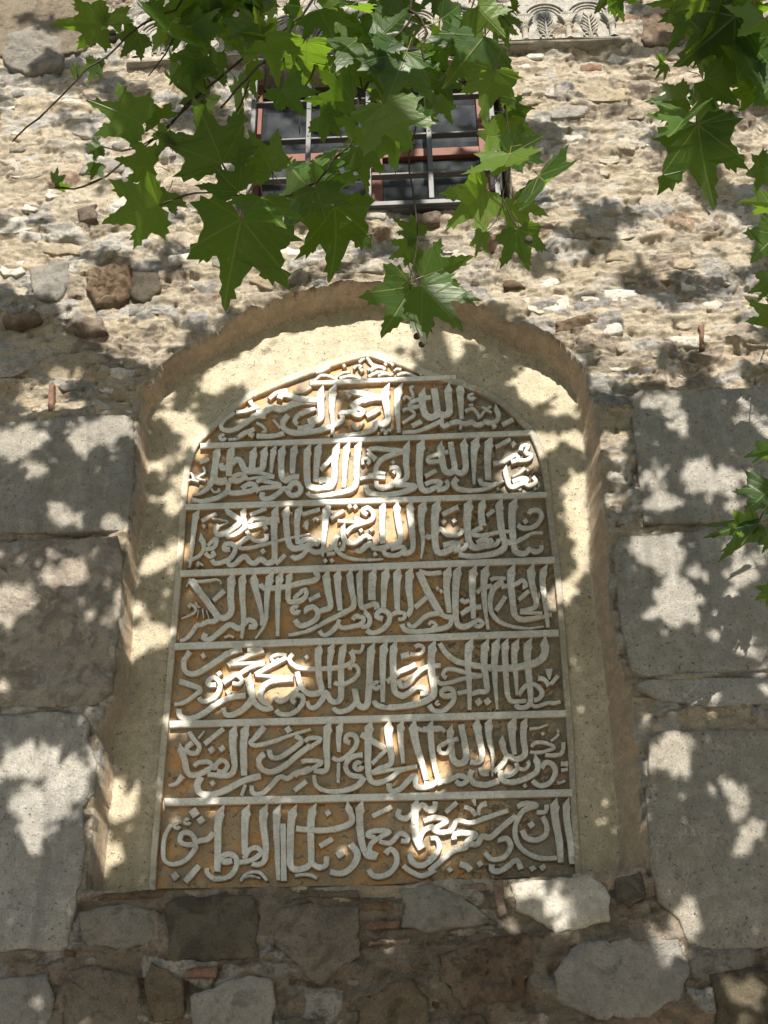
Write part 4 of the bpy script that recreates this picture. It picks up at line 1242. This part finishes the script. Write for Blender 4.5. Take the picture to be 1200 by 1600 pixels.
bpx('1205,22 1180,32 1165,42 1150,50 1125,85 1111,114 1099,140 1088,163 1088,194', 6, 2.5, up=[[1.5, -4.0, 5.0], [1.15, -3.4, 4.4], [.98, -2.9, 3.95]])
branch(np.concatenate([[[1.75, -2.3, 4.3], [1.6, -1.3, 3.9]], unp(pts('1250,730 1215,765 1185,815'), -.52)]), .006, .0025)
branch(np.concatenate([[[1.85, -2.4, 5.6], [1.72, -1.3, 5.2]], unp(pts('1250,330 1222,372 1212,440 1216,500'), -.52)]), .006, .0025)
branch([[1.2, -5.9, 5.1], [1.7, -4.2, 5.2], [1.8, -3.0, 5.2], [1.85, -2.4, 5.6]], .03, .006, M_TRUNK)
branch([[1.8, -3.0, 5.2], [1.8, -2.6, 4.8], [1.75, -2.3, 4.3]], .012, .006)
for _ in range(16):
    a_, b_ = RNG.uniform(250, 760), RNG.uniform(0, 150); t_ = RNG.uniform(.5, 2.4); l_ = RNG.uniform(40, 90)
    P_ = unpd([(a_, b_), (a_+l_*.5*math.cos(t_)+5, b_+l_*.5*math.sin(t_)), (a_+l_*math.cos(t_), b_+l_*math.sin(t_))], 2.66); branch(P_, .0022, .0012, n=5)
# fruit balls on their thread
def ball(px, py, r, d=2.62, sq=1.):
    c = unpd((px, py), d)[0]; V = []; F = []; n, m_ = 14, 9
    for i in range(m_+1):
        th = math.pi*i/m_
        for k in range(n):
            ph = 2*math.pi*k/n; rr = r*(1+.07*((i+k) % 2)); V.append((rr*math.sin(th)*math.cos(ph), rr*math.sin(th)*math.sin(ph), rr*math.cos(th)))
    for i in range(m_):
        for k in range(n): F.append((i*n+k, i*n+(k+1) % n, (i+1)*n+(k+1) % n, (i+1)*n+k))
    tobj('seed_ball', mesh('seed_ball', V, F, [M_BARK]), loc=c)
ball(651, 525.5, .0068); ball(659, 538, .0068); ball(826, 375, .0085, 2.5); ball(177, 62, .008); ball(176, 52, .007)
# limbs and trunk
branch([[1.9, -7.2, -.1], [1.88, -7.15, 1.5], [1.8, -7.1, 3.2], [1.6, -6.9, 4.9]], .36, .24, M_TRUNK, 14, False).name = 'trunk'
for L_, r in (([[1.6, -6.9, 4.8], [1.3, -6.2, 6.2], [.9, -5.6, 7.6], [.5, -5.0, 9.2]], .18), ([[1.65, -6.9, 4.6], [1.2, -5.9, 5.1], [.6, -4.6, 5.35], [-.1, -4.0, 5.25], [-.6, -3.9, 5.1]], .11),
              ([[1.65, -6.9, 4.7], [2.0, -5.9, 5.6], [2.1, -4.9, 6.1], [1.6, -4.0, 5.2]], .10), ([[1.6, -6.9, 4.7], [.2, -6.7, 6.0], [-1.3, -6.2, 7.2], [-2.2, -5.6, 8.3]], .14),
              ([[1.6, -6.9, 4.8], [2.6, -6.8, 6.4], [3.2, -6.2, 8.2]], .13), ([[1.6, -7.0, 4.8], [1.4, -8.3, 6.2], [1.0, -9.4, 7.4]], .13)):
    branch(L_, r, r*.3, M_TRUNK, 9, False)
# ------------------------------------------------------------------ crown: leaves between the sun and the wall, with the gaps that let the light spots through
LIT = '''15,130,30,10,0 40,200,60,12,-5 110,215,30,8,0 70,265,60,14,5 25,310,40,20,10 90,310,70,13,25 130,355,60,9,30 20,415,45,18,10 100,385,60,9,15 140,330,40,11,25
190,300,40,8,20 110,460,14,28,-40 290,255,20,13,0 180,250,50,8,20 330,285,20,9,0 300,95,30,20,0 270,130,30,12,10 450,370,60,15,5 520,390,50,25,30 390,365,30,12,0 270,520,18,10,10 65,608,26,11,0
440,410,20,12,0 870,60,130,12,0 800,110,40,12,0 900,125,70,16,10 1000,115,50,13,0 870,170,70,10,5 1150,100,50,18,0 870,262,60,18,5 960,262,50,22,20 900,290,30,12,0 1020,165,30,9,0 1130,200,40,12,0
1165,240,40,35,0 940,215,40,8,10 1100,350,50,16,10 1160,390,15,25,0 1120,420,30,9,20 905,448,70,22,35 868,480,50,18,20 1120,480,70,22,20 960,400,26,9,20 1030,352,36,10,15 640,350,60,13,0
730,352,50,8,0 850,340,50,8,0 660,420,45,9,0 740,385,20,9,0 1135,535,18,55,-10 1075,510,30,25,0 1150,470,50,22,10 940,590,18,11,0 965,560,30,10,30 1000,575,20,9,10 1045,592,24,7,0 1010,540,25,12,30
540,528,105,30,8 455,560,60,20,25 620,515,60,18,5 680,535,28,13,35 340,590,34,14,30 385,575,40,18,15 270,653,18,11,0 290,660,22,9,5 235,735,25,12,10 265,785,11,15,0
705,548,18,6,35 830,588,38,9,30 850,608,28,10,20 880,632,16,10,10 862,685,26,9,10 900,690,10,10,0 901,780,13,36,0 905,850,12,40,0 893,920,18,12,30 897,1006,11,7,0 913,1075,11,9,30 948,1330,20,18,0 968,1275,6,18,0
500,572,70,22,5 600,570,50,16,0 410,620,50,14,35 495,620,10,28,0 517,640,9,26,0 590,622,24,22,0 578,648,16,12,40 430,618,36,9,25 310,690,18,13,60 296,748,18,13,0 540,735,24,48,5 525,772,36,8,0 610,752,18,9,0 560,700,14,14,0
800,748,24,18,0 822,704,17,15,0 838,690,12,10,45 560,806,36,18,10 575,835,28,14,30 375,828,24,14,45 450,788,9,6,0 500,832,22,11,10 600,810,12,24,0 622,815,12,26,0 285,855,7,10,0 745,820,9,26,0 770,874,22,6,0
700,825,10,9,0 626,965,13,5,0 411,1002,14,6,0 280,915,7,16,0 861,928,5,11,0 395,1042,42,13,28 440,1050,38,15,20 350,1062,22,10,30 430,1070,32,13,10 335,1082,12,8,30 646,1042,24,8,25 665,1070,9,13,0
265,1130,22,11,0 608,1145,7,18,0 660,1202,11,14,0 682,1216,11,16,0 697,1200,9,13,0 768,1182,7,13,0 753,1168,6,8,0 797,1200,10,8,0 257,1252,14,8,0 310,1247,55,5,0 410,1250,45,4,0 700,1305,28,16,35 655,1290,9,22,0
532,1325,9,11,0 812,1238,12,5,0 725,1237,12,5,0 40,695,30,18,10 5,690,18,12,0 132,690,24,15,25 175,668,28,18,20 55,740,20,7,0 85,798,7,13,0 120,820,13,7,0 100,905,33,19,10 20,940,28,33,-45 145,970,11,8,0 5,1070,10,13,0
180,828,16,13,0 40,1195,42,22,15 107,1150,11,11,0 100,1230,24,38,-20 50,1265,24,22,0 55,1320,11,18,0 70,1445,14,5,0 20,1475,20,8,0 45,1575,20,10,30 162,1185,16,24,-15 195,1195,12,19,-30 160,1270,22,18,30 200,1305,9,6,0
240,880,13,9,0 264,872,9,14,0 215,950,18,10,30 205,1010,16,24,-20 245,985,16,18,-20 185,920,12,8,20 1011,635,11,5,0 1060,627,10,7,0 1060,668,14,9,0 1150,690,8,6,0 1170,665,10,7,0 1092,748,20,22,0 1130,750,24,11,0
1035,790,17,11,0 1010,750,11,5,0 1140,790,7,7,0 1000,855,15,13,0 1042,853,21,12,10 1044,882,16,13,0 955,690,18,12,0 965,730,14,14,0 960,780,13,11,0 1058,935,20,30,20 1070,960,20,24,0 1030,958,18,8,0 1095,898,8,8,0
1160,900,18,16,0 1140,950,13,26,-15 1135,980,10,13,0 1165,1015,14,8,30 1188,1050,14,7,0 1195,1085,11,11,0 1098,1090,19,10,20 1062,1180,17,28,0 1026,1190,14,10,0 1135,1235,11,13,0 1160,1245,7,5,0 1175,1310,15,28,-15
1148,1270,9,7,0 1014,1282,8,5,0 1070,1440,22,20,0 1025,1505,20,26,30 1035,1488,30,24,0 1160,1550,26,18,0 885,1412,22,13,0 868,1430,14,18,0 905,1430,12,18,0 830,1390,22,9,0 1008,1448,18,18,0 938,1320,18,13,0 730,1520,20,14,0 790,1440,12,8,0
640,1530,8,5,0 300,1400,0,0,0 960,20,18,34,0 820,30,10,30,0 880,30,12,20,0 325,60,16,14,0 40,1010,8,6,0 1180,1460,10,8,0 700,600,8,4,0 470,720,6,4,0 340,730,5,4,0'''
CS = .0125; MX0, MX1, MZ0, MZ1 = -3.0, 2.9, -.6, 8.6     # raster of the wall face, light reaching it
mw, mh = int((MX1-MX0)/CS), int((MZ1-MZ0)/CS)
lit = np.zeros((mh, mw), bool); gxx, gzz = np.meshgrid(MX0+(np.arange(mw)+.5)*CS, MZ0+(np.arange(mh)+.5)*CS)
ppx, ppy, _ = proj(np.stack([gxx.ravel(), np.zeros(gxx.size), gzz.ravel()], 1)); ppx = ppx.reshape(gxx.shape); ppy = ppy.reshape(gxx.shape)
wob = fbm(gxx, gzz, 3, 9); wob2 = fbm(gxx+7, gzz+3, 3, 9)
for q in LIT.split():
    cx_, cy_, rx, ry, an = [float(v) for v in q.split(',')]
    if rx <= 0: continue
    an = -R(an); rec = YN if (200 < cx_ < 935 and 500 < cy_ < 1380 and in_poly(NICHE_F, np.array([cx_]), np.array([cy_]))[0]) else 0.
    # a spot inside the niche: follow its ray out to the wall plane
    if rec:
        c3 = unp((cx_, cy_), rec)[0]; c3 = c3+SUN*(rec/-SUN[1]); a_, b_, _ = proj(c3); cx_, cy_ = float(a_[0]), float(b_[0])
    du, dv = ppx-cx_+wob*7, ppy-cy_+wob2*7; u_ = du*math.cos(an)+dv*math.sin(an); v_ = -du*math.sin(an)+dv*math.cos(an)
    g_ = 1.8
    lit |= (u_/(rx+g_))**2+(v_/(ry+g_))**2 < 1
# streaky broken light on the upper wall and everywhere beyond the picture
diag = fbm(gxx*.75-gzz*.55, gxx*.9+gzz*2.4, 3, 3.2)
up_ = (ppy < 560)
lit |= up_ & (diag > .06) & ~in_poly(NF, gxx, gzz)
outp = (ppx < -20) | (ppx > 1220) | (ppy > 1620) | (ppy < -20)
lit |= outp & (fbm(gxx, gzz*1.3, 3, 4.0) > .30)
lit |= (ppy > 1640) & (fbm(gxx+3, gzz*1.3, 3, 5.0) > .24)
fl = fbm(gxx+2, gzz+6, 2, 13.0); lit |= (fl > .50) & (fbm(gxx*1.2+3, gzz+1, 2, 2.2) > -.15) & (ppy < 1420) & ~in_poly(NF, gxx, gzz-.06)
cov = np.zeros((mh, mw), np.uint8); CV = []; CFc = []
base = leaf_mesh(77, small=True, stalk=False); bco = np.array([v.co[:] for v in base.vertices]); bf = [tuple(p.vertices) for p in base.polygons]
tips = np.array([(0, .05), (0, 1), (.7, .62), (-.7, .62), (.66, .05), (-.66, .05), (0, .5), (.33, .4), (-.33, .4), (.3, .1), (-.3, .1), (.12, .75), (-.12, .75), (.5, .55), (-.5, .55)])
horiz = -SUN[1]
un = np.argwhere(~lit); nadd = 0
def frustum_hit(P):
    a_, b_, z_ = proj(P); return ((z_ > .0) & (a_ > -90) & (a_ < 1290) & (b_ > -110) & (b_ < 1900)).any()
for rnd_ in range(4):
    un = np.argwhere((~lit) & (cov < (2 if rnd_ < 3 else 1))); RNG.shuffle(un); budget = (5200, 3600, 3000, 3500)[rnd_]
    smin, smax = ((.10, .19), (.07, .15), (.045, .10), (.03, .07))[rnd_]
    for (iz, ix) in un:
        if budget <= 0: break
        if cov[iz, ix] >= (2 if rnd_ < 3 else 1): continue
        wx_, wz_ = MX0+(ix+.5)*CS, MZ0+(iz+.5)*CS
        s_ = RNG.uniform(3.0, 3.9) if wx_ > .35 else RNG.uniform(3.1, 4.6); size = RNG.uniform(smin, smax)
        # leaves hang roughly flat or tipped towards the light
        nrm = RNG.normal(0, .55, 3)+SUN*.55+np.array([0, 0, .55]); nrm /= np.linalg.norm(nrm)
        a3 = np.cross(nrm, RNG.normal(0, 1, 3)); a3 /= np.linalg.norm(a3); b3 = np.cross(nrm, a3)
        C0 = np.array([wx_, 0, wz_])+SUN*s_/1.0 - b3*.45*size
        if C0[2] < 2.6: continue
        Pt = C0+(tips[:, :1]*a3+tips[:, 1:]*b3)*size
        if frustum_hit(Pt[:6]): continue
        k_ = (-Pt[:, 1])/SUN[1]; Wp = Pt+k_[:, None]*SUN      # along the sun ray on to the wall plane
        jx = ((Wp[:, 0]-MX0)/CS).astype(int); jz = ((Wp[:, 2]-MZ0)/CS).astype(int)
        ok = (jx >= 0) & (jx < mw) & (jz >= 0) & (jz < mh)
        if lit[jz[ok], jx[ok]].sum() > 0: continue
        jx, jz = jx[ok], jz[ok]
        if len(jx) > 5: cov[jz.min()+(np.ptp(jz)//4):jz.max()+1-(np.ptp(jz)//4), jx.min()+(np.ptp(jx)//4):jx.max()+1-(np.ptp(jx)//4)] += 1
        b = len(CV)*len(bco); CV.append(C0+(bco[:, :1]*a3+bco[:, 1:2]*b3+bco[:, 2:]*nrm)*size); CFc.append(np.array(bf)+b); budget -= 1; nadd += 1
print('crown leaves', nadd, 'uncovered', float(((~lit) & (cov == 0) & ~outp).sum())/float(((~lit) & ~outp).sum()))
# the rest of the crown, up and behind
for _ in range(2600):
    th_ = RNG.uniform(0, 6.283); rr = math.sqrt(RNG.random()); C0 = np.array([1.2+3.6*rr*math.cos(th_), -8.6+2.6*rr*math.sin(th_), RNG.uniform(6.0, 10.5)])
    if frustum_hit(C0[None]): continue
    q_ = C0-SUN*(C0[1]/SUN[1])
    if -3 < q_[0] < 2.9 and q_[2] > 0: continue
    nrm = RNG.normal(0, .6, 3)+np.array([0, 0, 1.]); nrm /= np.linalg.norm(nrm); a3 = np.cross(nrm, RNG.normal(0, 1, 3)); a3 /= np.linalg.norm(a3); b3 = np.cross(nrm, a3)
    b = len(CV)*len(bco); CV.append(C0+(bco[:, :1]*a3+bco[:, 1:2]*b3+bco[:, 2:]*nrm)*RNG.uniform(.12, .2)); CFc.append(np.array(bf)+b)
Vc = np.concatenate(CV); Fc = np.concatenate(CFc)
cm = mesh('foliage', Vc, Fc, [M_LEAF]); uvl = cm.uv_layers.new(name='UVMap')
uvl.data.foreach_set('uv', np.tile(bco[:, :2], (len(CV), 1))[Fc.ravel()].astype(np.float32).ravel())
tobj('foliage', cm, kind='stuff'); bpy.data.meshes.remove(base)

print('leaves', sum(o.name.startswith('leaf') for o in tree.children), 'stones', sum(o.name.startswith('stone') for o in wall.children), 'tris', sum(len(m.polygons)*2*m.users for m in bpy.data.meshes))
